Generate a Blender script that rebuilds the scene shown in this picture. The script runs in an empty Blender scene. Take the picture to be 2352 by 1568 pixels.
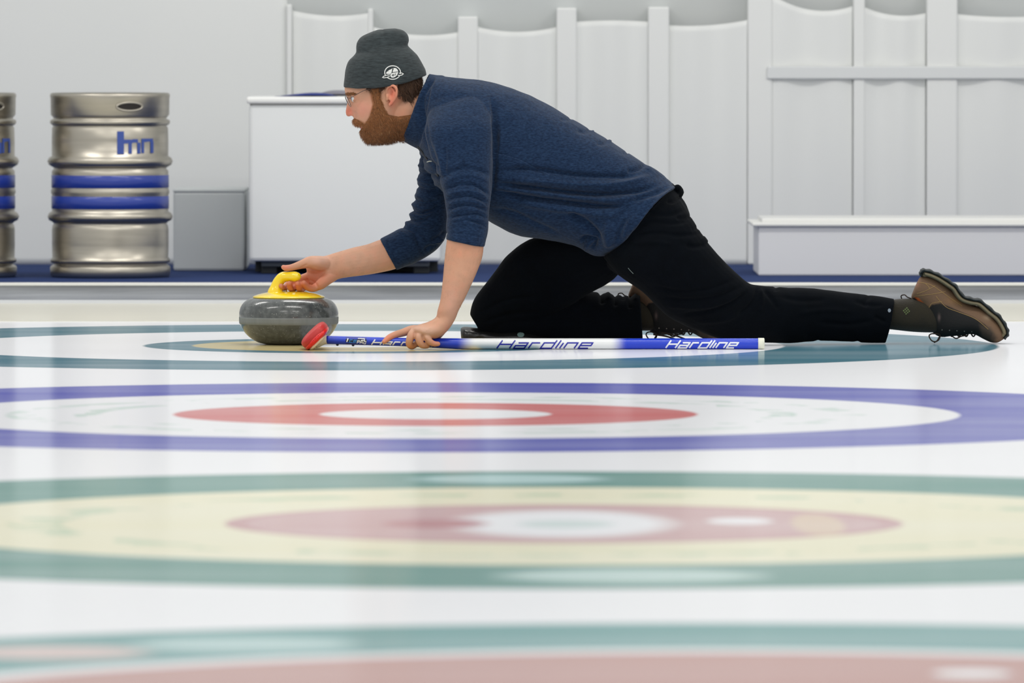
import bpy, bmesh, math, random
import numpy as np
from mathutils import Vector, Matrix, noise
from mathutils.bvhtree import BVHTree
from mathutils.geometry import tessellate_polygon

random.seed(7)
rng = np.random.default_rng(7)
scene = bpy.context.scene
COL = scene.collection

# ------------------------------------------------------------------ camera geometry
F = 19300.0                      # focal length in pixels of the 2352 px wide frame
HCAM = 0.862
PITCH = math.atan(684.0 / F)
SP, CP = math.sin(PITCH), math.cos(PITCH)

def P(px, py, Y):
    """world point at depth Y that is seen at photo position (px, py)"""
    u = (px - 1176.0) / F
    v = (784.0 - py) / F
    d = (u, CP + v * SP, -SP + v * CP)
    t = Y / d[1]
    return Vector((d[0] * t, Y, HCAM + d[2] * t))

def pix(co):
    co = np.asarray(co, dtype=float)
    x, y, z = co[:, 0], co[:, 1], co[:, 2] - HCAM
    f = y * CP - z * SP
    up = y * SP + z * CP
    return np.stack([1176.0 + F * x / f, 784.0 - F * up / f], axis=1)

def S(Y):
    return F / Y

def ice_y(py):                    # depth at which the ice is seen at photo row py
    return HCAM * F / (py - 100.0)

# ------------------------------------------------------------------ materials
def sl(r, g, b):
    def c(v):
        v /= 255.0
        return v / 12.92 if v <= 0.04045 else ((v + 0.055) / 1.055) ** 2.4
    return (c(r), c(g), c(b), 1.0)

def mat(name, color=(200, 200, 200), rough=0.5, metal=0.0, coat=0.0, coat_rough=0.1, sheen=0.0,
        vcol=False, nscale=None, namt=0.15, ncol=None, stretch=(1, 1, 1), bump=0.0, bscale=200.0,
        spec=0.5, sss=0.0, bstretch=(1, 1, 1)):
    m = bpy.data.materials.new(name)
    m.use_nodes = True
    nt = m.node_tree
    b = nt.nodes['Principled BSDF']
    b.inputs['Roughness'].default_value = rough
    b.inputs['Metallic'].default_value = metal
    b.inputs['Coat Weight'].default_value = coat
    b.inputs['Coat Roughness'].default_value = coat_rough
    b.inputs['Sheen Weight'].default_value = sheen
    b.inputs['Specular IOR Level'].default_value = spec
    if sss:
        b.inputs['Subsurface Weight'].default_value = sss
        b.inputs['Subsurface Radius'].default_value = (0.008, 0.003, 0.0015)
        b.inputs['Subsurface Scale'].default_value = 1.0
    base = None
    if vcol:
        a = nt.nodes.new('ShaderNodeAttribute'); a.attribute_name = 'Col'
        base = a.outputs['Color']
    else:
        rgb = nt.nodes.new('ShaderNodeRGB'); rgb.outputs[0].default_value = sl(*color)
        base = rgb.outputs[0]
    geo = nt.nodes.new('ShaderNodeTexCoord')
    if nscale:
        mp = nt.nodes.new('ShaderNodeMapping'); mp.inputs['Scale'].default_value = stretch
        nt.links.new(geo.outputs['Object'], mp.inputs['Vector'])
        n = nt.nodes.new('ShaderNodeTexNoise'); n.inputs['Scale'].default_value = nscale
        n.inputs['Detail'].default_value = 5.0
        nt.links.new(mp.outputs['Vector'], n.inputs['Vector'])
        rmp = nt.nodes.new('ShaderNodeMapRange')
        rmp.inputs['From Min'].default_value = 0.3; rmp.inputs['From Max'].default_value = 0.7
        nt.links.new(n.outputs['Fac'], rmp.inputs['Value'])
        mx = nt.nodes.new('ShaderNodeMix'); mx.data_type = 'RGBA'
        mul = nt.nodes.new('ShaderNodeMath'); mul.operation = 'MULTIPLY'
        mul.inputs[1].default_value = namt
        nt.links.new(rmp.outputs['Result'], mul.inputs[0])
        nt.links.new(mul.outputs[0], mx.inputs['Factor'])
        nt.links.new(base, mx.inputs['A'])
        mx.inputs['B'].default_value = sl(*(ncol or (0, 0, 0)))
        base = mx.outputs['Result']
    nt.links.new(base, b.inputs['Base Color'])
    if bump:
        mp2 = nt.nodes.new('ShaderNodeMapping'); mp2.inputs['Scale'].default_value = bstretch
        nt.links.new(geo.outputs['Object'], mp2.inputs['Vector'])
        n2 = nt.nodes.new('ShaderNodeTexNoise'); n2.inputs['Scale'].default_value = bscale
        n2.inputs['Detail'].default_value = 4.0
        nt.links.new(mp2.outputs['Vector'], n2.inputs['Vector'])
        bp = nt.nodes.new('ShaderNodeBump'); bp.inputs['Strength'].default_value = bump
        bp.inputs['Distance'].default_value = 0.002
        nt.links.new(n2.outputs['Fac'], bp.inputs['Height'])
        nt.links.new(bp.outputs['Normal'], b.inputs['Normal'])
    return m

# ------------------------------------------------------------------ object helpers
def tag(o, label=None, cat=None, group=None, kind=None):
    if label: o['label'] = label
    if cat: o['category'] = cat
    if group: o['group'] = group
    if kind: o['kind'] = kind
    return o

def link(name, me, m=None, parent=None, base=None, smooth=True):
    """link a mesh given in world coordinates; base = origin of a top-level thing"""
    o = bpy.data.objects.new(name, me)
    COL.objects.link(o)
    if m is not None:
        me.materials.clear(); me.materials.append(m)
    if smooth and len(me.polygons):
        me.polygons.foreach_set('use_smooth', [True] * len(me.polygons))
    if parent is not None:
        org = parent_origin(parent)
        me.transform(Matrix.Translation(-org))
        o.parent = parent
    elif base is not None:
        base = Vector(base)
        me.transform(Matrix.Translation(-base))
        o.location = base
    me.update()
    return o

def parent_origin(o):
    v = Vector((0, 0, 0))
    while o is not None:
        v += o.location; o = o.parent
    return v

def empty(name, loc):
    o = bpy.data.objects.new(name, None); COL.objects.link(o); o.location = loc
    o.empty_display_size = 0.1
    return o

def mesh_from(verts, faces, name='mesh'):
    me = bpy.data.meshes.new(name)
    me.from_pydata([tuple(v) for v in verts], [], faces)
    me.update()
    return me

def catmull(arr, k):
    arr = np.asarray(arr, float)
    n = len(arr)
    if n < 3 or k <= 1:
        if k <= 1: return arr
    out = []
    for i in range(n - 1):
        p0 = arr[max(i - 1, 0)]; p1 = arr[i]; p2 = arr[i + 1]; p3 = arr[min(i + 2, n - 1)]
        for j in range(k):
            t = j / k
            out.append(0.5 * ((2 * p1) + (-p0 + p2) * t + (2 * p0 - 5 * p1 + 4 * p2 - p3) * t * t
                              + (-p0 + 3 * p1 - 3 * p2 + p3) * t ** 3))
    out.append(arr[-1])
    return np.array(out)

def rings_mesh(rings, close=True):
    n = len(rings[0]); verts = []; faces = []
    for r in rings: verts += list(r)
    for i in range(len(rings) - 1):
        for j in range(n):
            a = i * n + j; b = i * n + (j + 1) % n
            faces.append((a, b, b + n, a + n))
    if close:
        for idx, flip in ((0, True), (len(rings) - 1, False)):
            c = sum((Vector(v) for v in rings[idx]), Vector()) / n
            verts.append(c); ci = len(verts) - 1
            for j in range(n):
                a = idx * n + j; b = idx * n + (j + 1) % n
                faces.append((b, a, ci) if flip else (a, b, ci))
    return verts, faces

def loft(st, k=4, n=28, e=0.9, shrink=1.0, front=0.0, side=1.0):
    """st: (ax, ay, bx, by, Y, hd[, sag]) silhouette edges a and b in photo pixels, depth, half depth in m"""
    rows = []
    for s in st:
        A = P(s[0], s[1], s[4]); B = P(s[2], s[3], s[4])
        sag = s[6] / S(s[4]) if len(s) > 6 else 0.0
        C = (A + B) / 2; U = (A - B) / 2 * shrink
        rows.append([*C, *U, s[5] * shrink, sag])
    rows = catmull(rows, k)
    rings = []
    for r in rows:
        C = Vector(r[0:3]); U = Vector(r[3:6]); hd = r[6]; sag = r[7]
        ring = []
        for j in range(n):
            th = 2 * math.pi * j / n
            c = math.copysign(abs(math.cos(th)) ** e, math.cos(th))
            s_ = math.copysign(abs(math.sin(th)) ** e, math.sin(th))
            w = 1.0 - front * max(c, 0.0) ** 1.5
            p = C + U * c + Vector((0, hd * s_ * w, 0))
            p.z -= sag * s_ * s_
            ring.append(p)
        rings.append(ring)
    return rings_mesh(rings)

def worm(pts, k=4, n=14, flat=1.0):
    """pts: (px, py, Y, radius_px) -> round tube with hemispherical ends"""
    rows = []
    for q in pts:
        rows.append([*P(q[0], q[1], q[2]), q[3] / S(q[2])])
    return worm3(rows, k, n, flat)

def worm3(rows, k=4, n=14, flat=1.0):
    rows = catmull(rows, k)
    pos = [Vector(r[:3]) for r in rows]; rad = [float(r[3]) for r in rows]
    tan = []
    for i in range(len(pos)):
        a = pos[max(i - 1, 0)]; b = pos[min(i + 1, len(pos) - 1)]
        d = (b - a)
        tan.append(d.normalized() if d.length > 1e-9 else Vector((1, 0, 0)))
    ref = Vector((0, 1, 0))
    if abs(tan[0].dot(ref)) > 0.9: ref = Vector((0, 0, 1))
    nx = (ref - tan[0] * ref.dot(tan[0])).normalized()
    rings = []
    def ring(c, t, nxx, r):
        ny = t.cross(nxx)
        return [c + nxx * (r * flat * math.cos(2 * math.pi * j / n)) + ny * (r * math.sin(2 * math.pi * j / n)) for j in range(n)]
    for a in (80, 60, 40, 20):
        a = math.radians(a)
        rings.append(ring(pos[0] - tan[0] * rad[0] * math.sin(a), tan[0], nx, rad[0] * math.cos(a)))
    for i in range(len(pos)):
        nx = (nx - tan[i] * nx.dot(tan[i])).normalized()
        rings.append(ring(pos[i], tan[i], nx, rad[i]))
    for a in (20, 40, 60, 80):
        a = math.radians(a)
        rings.append(ring(pos[-1] + tan[-1] * rad[-1] * math.sin(a), tan[-1], nx, rad[-1] * math.cos(a)))
    return rings_mesh(rings)

def ball(c, rx, ry, rz, n=20, m=12):
    verts = []; faces = []
    for i in range(1, m):
        ph = math.pi * i / m
        for j in range(n):
            th = 2 * math.pi * j / n
            verts.append(Vector((c[0] + rx * math.sin(ph) * math.cos(th), c[1] + ry * math.sin(ph) * math.sin(th), c[2] + rz * math.cos(ph))))
    top = len(verts); verts.append(Vector((c[0], c[1], c[2] + rz)))
    bot = len(verts); verts.append(Vector((c[0], c[1], c[2] - rz)))
    for i in range(m - 2):
        for j in range(n):
            a = i * n + j; b = i * n + (j + 1) % n
            faces.append((a, a + n, b + n, b))
    for j in range(n):
        faces.append((top, j, (j + 1) % n))
        faces.append((bot, (m - 2) * n + (j + 1) % n, (m - 2) * n + j))
    return verts, faces

def join(parts):
    V = []; Fc = []
    for v, f in parts:
        o = len(V); V += list(v); Fc += [tuple(i + o for i in q) for q in f]
    return V, Fc

def fix_normals(me):
    bm = bmesh.new(); bm.from_mesh(me)
    bmesh.ops.recalc_face_normals(bm, faces=bm.faces)
    bm.to_mesh(me); bm.free(); me.update()

def solid(parts, name='mesh'):
    V, Fc = join(parts)
    me = mesh_from(V, Fc, name); fix_normals(me)
    return me

def fuse(parts, voxel, smooth=4, factor=0.5):
    """union of closed shapes as one continuous surface"""
    me = solid(parts)
    o = bpy.data.objects.new('tmp', me); COL.objects.link(o)
    r = o.modifiers.new('r', 'REMESH'); r.mode = 'VOXEL'; r.voxel_size = voxel
    if smooth:
        s = o.modifiers.new('s', 'SMOOTH'); s.factor = factor; s.iterations = smooth
    dg = bpy.context.evaluated_depsgraph_get()
    dg.update()
    out = bpy.data.meshes.new_from_object(o.evaluated_get(dg))
    bpy.data.objects.remove(o)
    bpy.data.meshes.remove(me)
    return out

def coords(me):
    a = np.empty(len(me.vertices) * 3); me.vertices.foreach_get('co', a); return a.reshape(-1, 3)

def normals(me):
    a = np.empty(len(me.vertices) * 3); me.vertices.foreach_get('normal', a); return a.reshape(-1, 3)

def setco(me, a):
    me.vertices.foreach_set('co', np.ascontiguousarray(a).ravel()); me.update()

def seg_dist(q, poly, closed=False):
    """distance to a polyline and the parameter 0..1 along it"""
    poly = np.asarray(poly, float)
    if closed: poly = np.vstack([poly, poly[:1]])
    best = np.full(len(q), 1e9); par = np.zeros(len(q))
    L = np.linalg.norm(np.diff(poly, axis=0), axis=1); tot = L.sum(); acc = 0
    for i in range(len(poly) - 1):
        a = poly[i]; d = poly[i + 1] - a
        t = np.clip(((q - a) @ d) / max(d @ d, 1e-9), 0, 1)
        dist = np.linalg.norm(q - (a + t[:, None] * d), axis=1)
        mk = dist < best
        best[mk] = dist[mk]; par[mk] = (acc + t[mk] * L[i]) / tot
        acc += L[i]
    return best, par

def inside(q, poly):
    """signed distance in px, positive inside the polygon"""
    poly = np.asarray(poly, float); n = len(poly)
    ins = np.zeros(len(q), bool)
    for i in range(n):
        x1, y1 = poly[i]; x2, y2 = poly[(i + 1) % n]
        c = ((y1 > q[:, 1]) != (y2 > q[:, 1]))
        xs = (x2 - x1) * (q[:, 1] - y1) / ((y2 - y1) if abs(y2 - y1) > 1e-9 else 1e-9) + x1
        ins ^= c & (q[:, 0] < xs)
    d, _ = seg_dist(q, poly, True)
    return np.where(ins, d, -d)

def folds(me, specs, ymax=99.0, xr=None):
    """real cloth folds: push the surface in or out along a curve drawn on it"""
    co = coords(me); no = normals(me); q = pix(co)
    disp = np.zeros(len(co))
    for sp in specs:
        pts, w, amp = sp[0], sp[1], sp[2]
        side = sp[3] if len(sp) > 3 else 'n'
        pts = catmull(pts, 5)
        lo = np.min(pts, axis=0) - 3 * w; hi = np.max(pts, axis=0) + 3 * w
        idx = np.where((q[:, 0] > lo[0]) & (q[:, 0] < hi[0]) & (q[:, 1] > lo[1]) & (q[:, 1] < hi[1]) & (co[:, 1] < ymax))[0]
        if not len(idx): continue
        d, t = seg_dist(q[idx], pts)
        fade = np.clip(np.sin(np.pi * np.clip(t, 0.02, 0.98)) * 2.2, 0, 1)
        a = amp / 1000.0 * np.exp(-(d / w) ** 2) * fade
        if side == 'n': a *= np.clip(-no[idx, 1] * 2.0 + 0.3, 0, 1)
        disp[idx] += a
    setco(me, co + no * disp[:, None])

def wobble(me, scale, amp, seed=0.0, stretch=(1, 1, 1)):
    co = coords(me); no = normals(me)
    d = np.array([noise.noise(Vector((c[0] * scale * stretch[0] + seed, c[1] * scale * stretch[1], c[2] * scale * stretch[2]))) for c in co])
    setco(me, co + no * (d * amp)[:, None])

def push(me, specs):
    """specs: (centre, radius, amount, direction or None)"""
    co = coords(me); no = normals(me)
    for c, r, a, dr in specs:
        d = np.linalg.norm(co - np.array(c), axis=1)
        w = np.exp(-(d / r) ** 2) * a
        co = co + (no if dr is None else np.array(dr)[None, :]) * w[:, None]
    setco(me, co)

def setcol(me, cols):
    at = me.color_attributes.new('Col', 'FLOAT_COLOR', 'POINT')
    c = np.ones((len(me.vertices), 4)); c[:, :3] = cols[:, :3]
    at.data.foreach_set('color', c.ravel())

def paint(q, base, regions, co=None):
    cols = np.tile(np.array(sl(*base)[:3]), (len(q), 1))
    for r in regions:
        if r[0] == 'blob':
            _, cx, cy, rx, ry, c, s = r[:7]
            w = s * np.exp(-(((q[:, 0] - cx) / rx) ** 2 + ((q[:, 1] - cy) / ry) ** 2))
        else:
            _, poly, soft, c, s = r[:5]
            w = s * np.clip(inside(q, poly) / soft + 0.5, 0, 1)
        cols = cols * (1 - w[:, None]) + np.array(sl(*c)[:3])[None, :] * w[:, None]
    return cols

def subset(me, keep):
    """faces of me whose vertices are all kept -> (coords, faces)"""
    idx = -np.ones(len(me.vertices), int)
    faces = []
    for p in me.polygons:
        vs = p.vertices
        if all(keep[v] for v in vs): faces.append(tuple(vs))
    used = sorted({v for f in faces for v in f})
    for i, v in enumerate(used): idx[v] = i
    return np.array(used, int), [tuple(int(idx[v]) for v in f) for f in faces]

def bvh_of(me):
    return BVHTree.FromPolygons([v.co.copy() for v in me.vertices], [tuple(p.vertices) for p in me.polygons])

CAMP = Vector((0, 0, HCAM))

class Decals:
    """thin raised marks that lie on a surface"""
    def __init__(self, bvh, lift=0.0006): self.b = bvh; self.lift = lift; self.V = []; self.F = []
    def hit(self, px, py):
        d = (P(px, py, 24.0) - CAMP).normalized()
        loc, nor, i, dist = self.b.ray_cast(CAMP, d)
        if loc is None: return None
        if nor.dot(d) > 0: nor = -nor
        return loc + nor * self.lift
    def stroke(self, pts, w, smooth=False, step=2.0, closed=False):
        pts = [Vector((p[0], p[1])) for p in pts]
        if smooth: pts = [Vector((a[0], a[1])) for a in catmull([tuple(p) for p in pts], 6)]
        fine = []
        for a, b in zip(pts[:-1], pts[1:]):
            n = max(1, int((b - a).length / step))
            for i in range(n): fine.append(a + (b - a) * (i / n))
        fine.append(pts[-1])
        rows = []
        for i, p in enumerate(fine):
            a = fine[max(i - 1, 0)]; b = fine[min(i + 1, len(fine) - 1)]
            d0 = (p - a); d1 = (b - p)
            d = (d0.normalized() if d0.length > 1e-6 else Vector((0, 0))) + (d1.normalized() if d1.length > 1e-6 else Vector((0, 0)))
            if d.length < 1e-6: d = Vector((1, 0))
            d.normalize()
            k = 1.0
            if d0.length > 1e-6: k = 1.0 / max(0.6, abs(d.dot(d0.normalized())))
            nrm = Vector((-d.y, d.x)) * (w / 2) * k
            row = [self.hit(*(p + nrm)), self.hit(*(p + nrm * 0.33)), self.hit(*(p - nrm * 0.33)), self.hit(*(p - nrm))]
            rows.append(row)
        prev = None
        for r in rows:
            if any(v is None for v in r): prev = None; continue
            o = len(self.V); self.V += r
            if prev is not None:
                for j in range(3): self.F.append((prev + j, prev + j + 1, o + j + 1, o + j))
            prev = o
    def fill(self, poly):
        vs = [Vector((p[0], p[1], 0)) for p in poly]
        tris = tessellate_polygon([vs])
        hp = [self.hit(p[0], p[1]) for p in poly]
        o = len(self.V)
        if any(h is None for h in hp): return
        self.V += hp
        for t in tris: self.F.append(tuple(i + o for i in t))
    def disc(self, cx, cy, rx, ry, n=20):
        c = self.hit(cx, cy)
        ring = [self.hit(cx + rx * math.cos(2 * math.pi * j / n), cy + ry * math.sin(2 * math.pi * j / n)) for j in range(n)]
        if c is None or any(r is None for r in ring): return
        o = len(self.V); self.V += [c] + ring
        for j in range(n): self.F.append((o, o + 1 + j, o + 1 + (j + 1) % n))
    def mesh(self, thick=0.0):
        me = mesh_from(self.V, self.F)
        return me

def strands(items, width):
    """items: (root, direction, length, curl vector, rgb) -> one mesh of tapering hairs"""
    V = []; Fc = []; C = []
    for root, d, L, curl, rgb in items:
        side = d.cross(Vector((random.uniform(-1, 1), random.uniform(-1, 1), random.uniform(-1, 1))))
        if side.length < 1e-5: continue
        side.normalize()
        s2 = d.cross(side).normalized()
        o = len(V)
        for i, (t, w) in enumerate(((0, 1.0), (0.35, 0.9), (0.7, 0.6))):
            c = root + d * (L * t) + curl * (t * t * L)
            V += [c + side * width * w, c - side * width * 0.5 * w + s2 * width * 0.87 * w, c - side * width * 0.5 * w - s2 * width * 0.87 * w]
            C += [rgb] * 3
        V.append(root + d * L + curl * L); C.append(rgb)
        for i in range(2):
            for j in range(3):
                a = o + i * 3 + j; b = o + i * 3 + (j + 1) % 3
                Fc.append((a, b, b + 3, a + 3))
        for j in range(3): Fc.append((o + 6 + j, o + 6 + (j + 1) % 3, o + 9))
    me = mesh_from(V, Fc)
    setcol(me, np.array(C))
    return me

def box(x0, x1, y0, y1, z0, z1, bev=0.0, seg=2):
    bm = bmesh.new()
    vs = [bm.verts.new((x, y, z)) for x in (x0, x1) for y in (y0, y1) for z in (z0, z1)]
    for f in ((0, 1, 3, 2), (4, 6, 7, 5), (0, 4, 5, 1), (2, 3, 7, 6), (0, 2, 6, 4), (1, 5, 7, 3)):
        bm.faces.new([vs[i] for i in f])
    bmesh.ops.recalc_face_normals(bm, faces=bm.faces)
    if bev: bmesh.ops.bevel(bm, geom=list(bm.edges), offset=bev, segments=seg, profile=0.5, affect='EDGES')
    me = bpy.data.meshes.new('box'); bm.to_mesh(me); bm.free()
    return me

def lathe(profile, cx, cy, n=96, z0=0.0):
    V = []; Fc = []
    for r, z in profile:
        for j in range(n):
            a = 2 * math.pi * j / n
            V.append((cx + r * math.cos(a), cy + r * math.sin(a), z0 + z))
    for i in range(len(profile) - 1):
        for j in range(n):
            a = i * n + j; b = i * n + (j + 1) % n
            Fc.append((a, b, b + n, a + n))
    me = mesh_from(V, Fc); fix_normals(me)
    return me
# ------------------------------------------------------------------ ice with painted houses
HOUSE = [((820 - 1176) * 24.0 / F, 24.0), ((1000 - 1176) * 19.55 / F, 19.55), ((1295 - 1176) * 15.1 / F, 15.1), (0.289, 10.66)]

def ice_material():
    m = bpy.data.materials.new('painted_ice'); m.use_nodes = True
    nt = m.node_tree; N = nt.nodes; Lk = nt.links
    b = N['Principled BSDF']
    geo = N.new('ShaderNodeNewGeometry')
    sep = N.new('ShaderNodeSeparateXYZ'); Lk.new(geo.outputs['Position'], sep.inputs[0])
    flat = N.new('ShaderNodeCombineXYZ')
    Lk.new(sep.outputs['X'], flat.inputs['X']); Lk.new(sep.outputs['Y'], flat.inputs['Y'])
    def math_(op, a, c=None, d=None):
        n = N.new('ShaderNodeMath'); n.operation = op
        for i, v in enumerate((a, c, d)):
            if v is None: continue
            if isinstance(v, (int, float)): n.inputs[i].default_value = v
            else: Lk.new(v, n.inputs[i])
        return n.outputs[0]
    rgb = N.new('ShaderNodeRGB'); rgb.outputs[0].default_value = sl(233, 234, 238)
    state = [rgb.outputs[0]]
    def over(mask, color, strength=1.0):
        mx = N.new('ShaderNodeMix'); mx.data_type = 'RGBA'
        f = mask if strength == 1.0 else math_('MULTIPLY', mask, strength)
        Lk.new(f, mx.inputs['Factor']); Lk.new(state[0], mx.inputs['A'])
        mx.inputs['B'].default_value = sl(*color)
        state[0] = mx.outputs['Result']
    def dist(cx, cy):
        v = N.new('ShaderNodeVectorMath'); v.operation = 'DISTANCE'
        Lk.new(flat.outputs[0], v.inputs[0]); v.inputs[1].default_value = (cx, cy, 0)
        return v.outputs['Value']
    def disc(d, r, soft=0.006):
        n = N.new('ShaderNodeMapRange'); n.inputs['From Min'].default_value = r + soft; n.inputs['From Max'].default_value = r - soft
        Lk.new(d, n.inputs['Value']); return n.outputs['Result']
    def ell(cx, cy, a, c):
        x = math_('DIVIDE', math_('SUBTRACT', sep.outputs['X'], cx), a)
        y = math_('DIVIDE', math_('SUBTRACT', sep.outputs['Y'], cy), c)
        r = math_('ADD', math_('MULTIPLY', x, x), math_('MULTIPLY', y, y))
        n = N.new('ShaderNodeMapRange'); n.inputs['From Min'].default_value = 1.35; n.inputs['From Max'].default_value = 0.65
        Lk.new(r, n.inputs['Value']); return n.outputs['Result']
    WHITE = (233, 234, 238)
    TEAL = (8, 100, 120); BLUE = (40, 50, 170); RED = (200, 90, 90); GREEN = (40, 124, 112)
    def ell_px(px, py, hw, b_m):
        Y = ice_y(py); return ell((px - 1176) * Y / F, Y, hw * Y / F, b_m)
    def arcs(d, cx, cy, r0, r1, color, st, sc):
        """broken lettering-like arcs between two radii"""
        n = N.new('ShaderNodeTexNoise'); n.inputs['Scale'].default_value = sc; n.inputs['Detail'].default_value = 2
        Lk.new(flat.outputs[0], n.inputs['Vector'])
        g = math_('GREATER_THAN', n.outputs['Fac'], 0.52)
        ring = math_('SUBTRACT', disc(d, r1), disc(d, r0))
        over(math_('MULTIPLY', g, ring), color, st)
    # house under the curler
    d = dist(*HOUSE[0])
    over(disc(d, 1.83), TEAL); over(disc(d, 1.22), WHITE); over(disc(d, 0.61), TEAL); over(disc(d, 0.47), (190, 172, 108)); over(disc(d, 0.15), WHITE)
    # second house
    d = dist(*HOUSE[1])
    over(disc(d, 1.83), BLUE); over(disc(d, 1.22), WHITE)
    arcs(d, 0, 0, 0.78, 0.84, (150, 190, 172), 0.55, 5.0)
    arcs(d, 0, 0, 0.93, 1.00, (150, 190, 172), 0.45, 7.0)
    over(disc(d, 0.61), RED); over(disc(d, 0.27), WHITE)
    # third house
    d = dist(*HOUSE[2])
    over(disc(d, 1.83), GREEN); over(disc(d, 1.22), (226, 222, 190))
    arcs(d, 0, 0, 0.90, 1.00, (150, 185, 150), 0.6, 6.0)
    over(disc(d, 0.61), (184, 134, 136)); over(disc(d, 0.57), (204, 176, 176), 0.4)
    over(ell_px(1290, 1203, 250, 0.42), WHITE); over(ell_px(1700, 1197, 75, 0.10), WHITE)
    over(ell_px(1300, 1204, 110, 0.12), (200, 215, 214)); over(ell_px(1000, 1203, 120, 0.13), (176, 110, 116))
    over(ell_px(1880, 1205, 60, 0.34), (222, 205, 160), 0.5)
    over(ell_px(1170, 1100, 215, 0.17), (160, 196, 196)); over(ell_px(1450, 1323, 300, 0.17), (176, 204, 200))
    # nearest house
    d = dist(*HOUSE[3])
    over(disc(d, 1.83), (62, 138, 138)); over(disc(d, 1.30), WHITE); over(disc(d, 1.22), (178, 126, 118))
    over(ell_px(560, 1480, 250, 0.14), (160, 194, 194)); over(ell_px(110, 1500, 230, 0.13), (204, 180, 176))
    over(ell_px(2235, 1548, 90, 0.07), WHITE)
    # tee line painted across every sheet, faint
    # pebble texture and reflections
    nz = N.new('ShaderNodeTexNoise'); nz.inputs['Scale'].default_value = 1.6; nz.inputs['Detail'].default_value = 4
    mpn = N.new('ShaderNodeMapping'); mpn.inputs['Scale'].default_value = (0.35, 2.2, 1)
    Lk.new(flat.outputs[0], mpn.inputs['Vector']); Lk.new(mpn.outputs[0], nz.inputs['Vector'])
    mr = N.new('ShaderNodeMapRange'); mr.inputs['From Min'].default_value = 0.35; mr.inputs['From Max'].default_value = 0.65
    mr.inputs['To Min'].default_value = 0.0; mr.inputs['To Max'].default_value = 0.12
    Lk.new(nz.outputs['Fac'], mr.inputs['Value'])
    mx = N.new('ShaderNodeMix'); mx.data_type = 'RGBA'
    Lk.new(mr.outputs['Result'], mx.inputs['Factor']); Lk.new(state[0], mx.inputs['A']); mx.inputs['B'].default_value = sl(240, 242, 246)
    Lk.new(mx.outputs['Result'], b.inputs['Base Color'])
    b.inputs['Roughness'].default_value = 0.55
    b.inputs['Specular IOR Level'].default_value = 0.2
    b.inputs['Coat Weight'].default_value = 0.55
    b.inputs['Coat IOR'].default_value = 1.31
    b.inputs['Coat Roughness'].default_value = 0.12
    pb = N.new('ShaderNodeTexNoise'); pb.inputs['Scale'].default_value = 90.0; pb.inputs['Detail'].default_value = 2
    Lk.new(geo.outputs['Position'], pb.inputs['Vector'])
    bp = N.new('ShaderNodeBump'); bp.inputs['Strength'].default_value = 0.04; bp.inputs['Distance'].default_value = 0.001
    Lk.new(pb.outputs['Fac'], bp.inputs['Height']); Lk.new(bp.outputs[0], b.inputs['Coat Normal'])
    return m

Y_ICE = ice_y(738)               # far edge of the curler's sheet
Y_BRD = ice_y(698)               # low side board
H_WALK = 0.068
def walk_y(py): return (HCAM - H_WALK) * F / (py - 100.0)
XW = 7.0
Y_WALL = 30.3

ice = link('floor', box(-9, 9, 1.5, Y_ICE, -0.06, 0.0), ice_material(), smooth=False); tag(ice, kind='structure')
strip = link('trim_1', box(-9, 9, Y_ICE, Y_BRD, -0.06, 0.004), mat('cream_divider', (220, 217, 203), 0.45, coat=0.3, nscale=3.0, namt=0.25, ncol=(205, 202, 190), stretch=(0.5, 4, 1)), smooth=False)
tag(strip, kind='structure')

# low side board: mottled reflection painted into its grey face, pale rail on top
face_m = mat('reflection_mottled_board', (170, 173, 178), 0.4, nscale=2.2, namt=0.75, ncol=(98, 101, 107), stretch=(0.7, 1, 18))
board = link('trim_2', box(-9, 9, Y_BRD, Y_BRD + 0.05, 0.0, H_WALK - 0.008), face_m, smooth=False); tag(board, kind='structure')
rail = link('trim_3', box(-9, 9, Y_BRD - 0.012, Y_BRD + 0.062, H_WALK - 0.007, H_WALK + 0.002, 0.002), mat('pale_rail', (226, 226, 222), 0.35), smooth=False)
tag(rail, kind='structure')
foam = link('trim_4', box(-9, 9, Y_BRD - 0.05, Y_BRD, 0.0, 0.014), mat('ice_fillet', (214, 217, 222), 0.4), smooth=False); tag(foam, kind='structure')
walk = link('floor_walkway', box(-9, 9, Y_BRD + 0.05, Y_WALL + 0.4, -0.06, H_WALK), mat('blue_carpet', (46, 63, 108), 0.95, spec=0.1, sheen=0.0, nscale=60, namt=0.35, ncol=(30, 42, 80), bump=0.3, bscale=300), smooth=False)
tag(walk, kind='structure')

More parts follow.
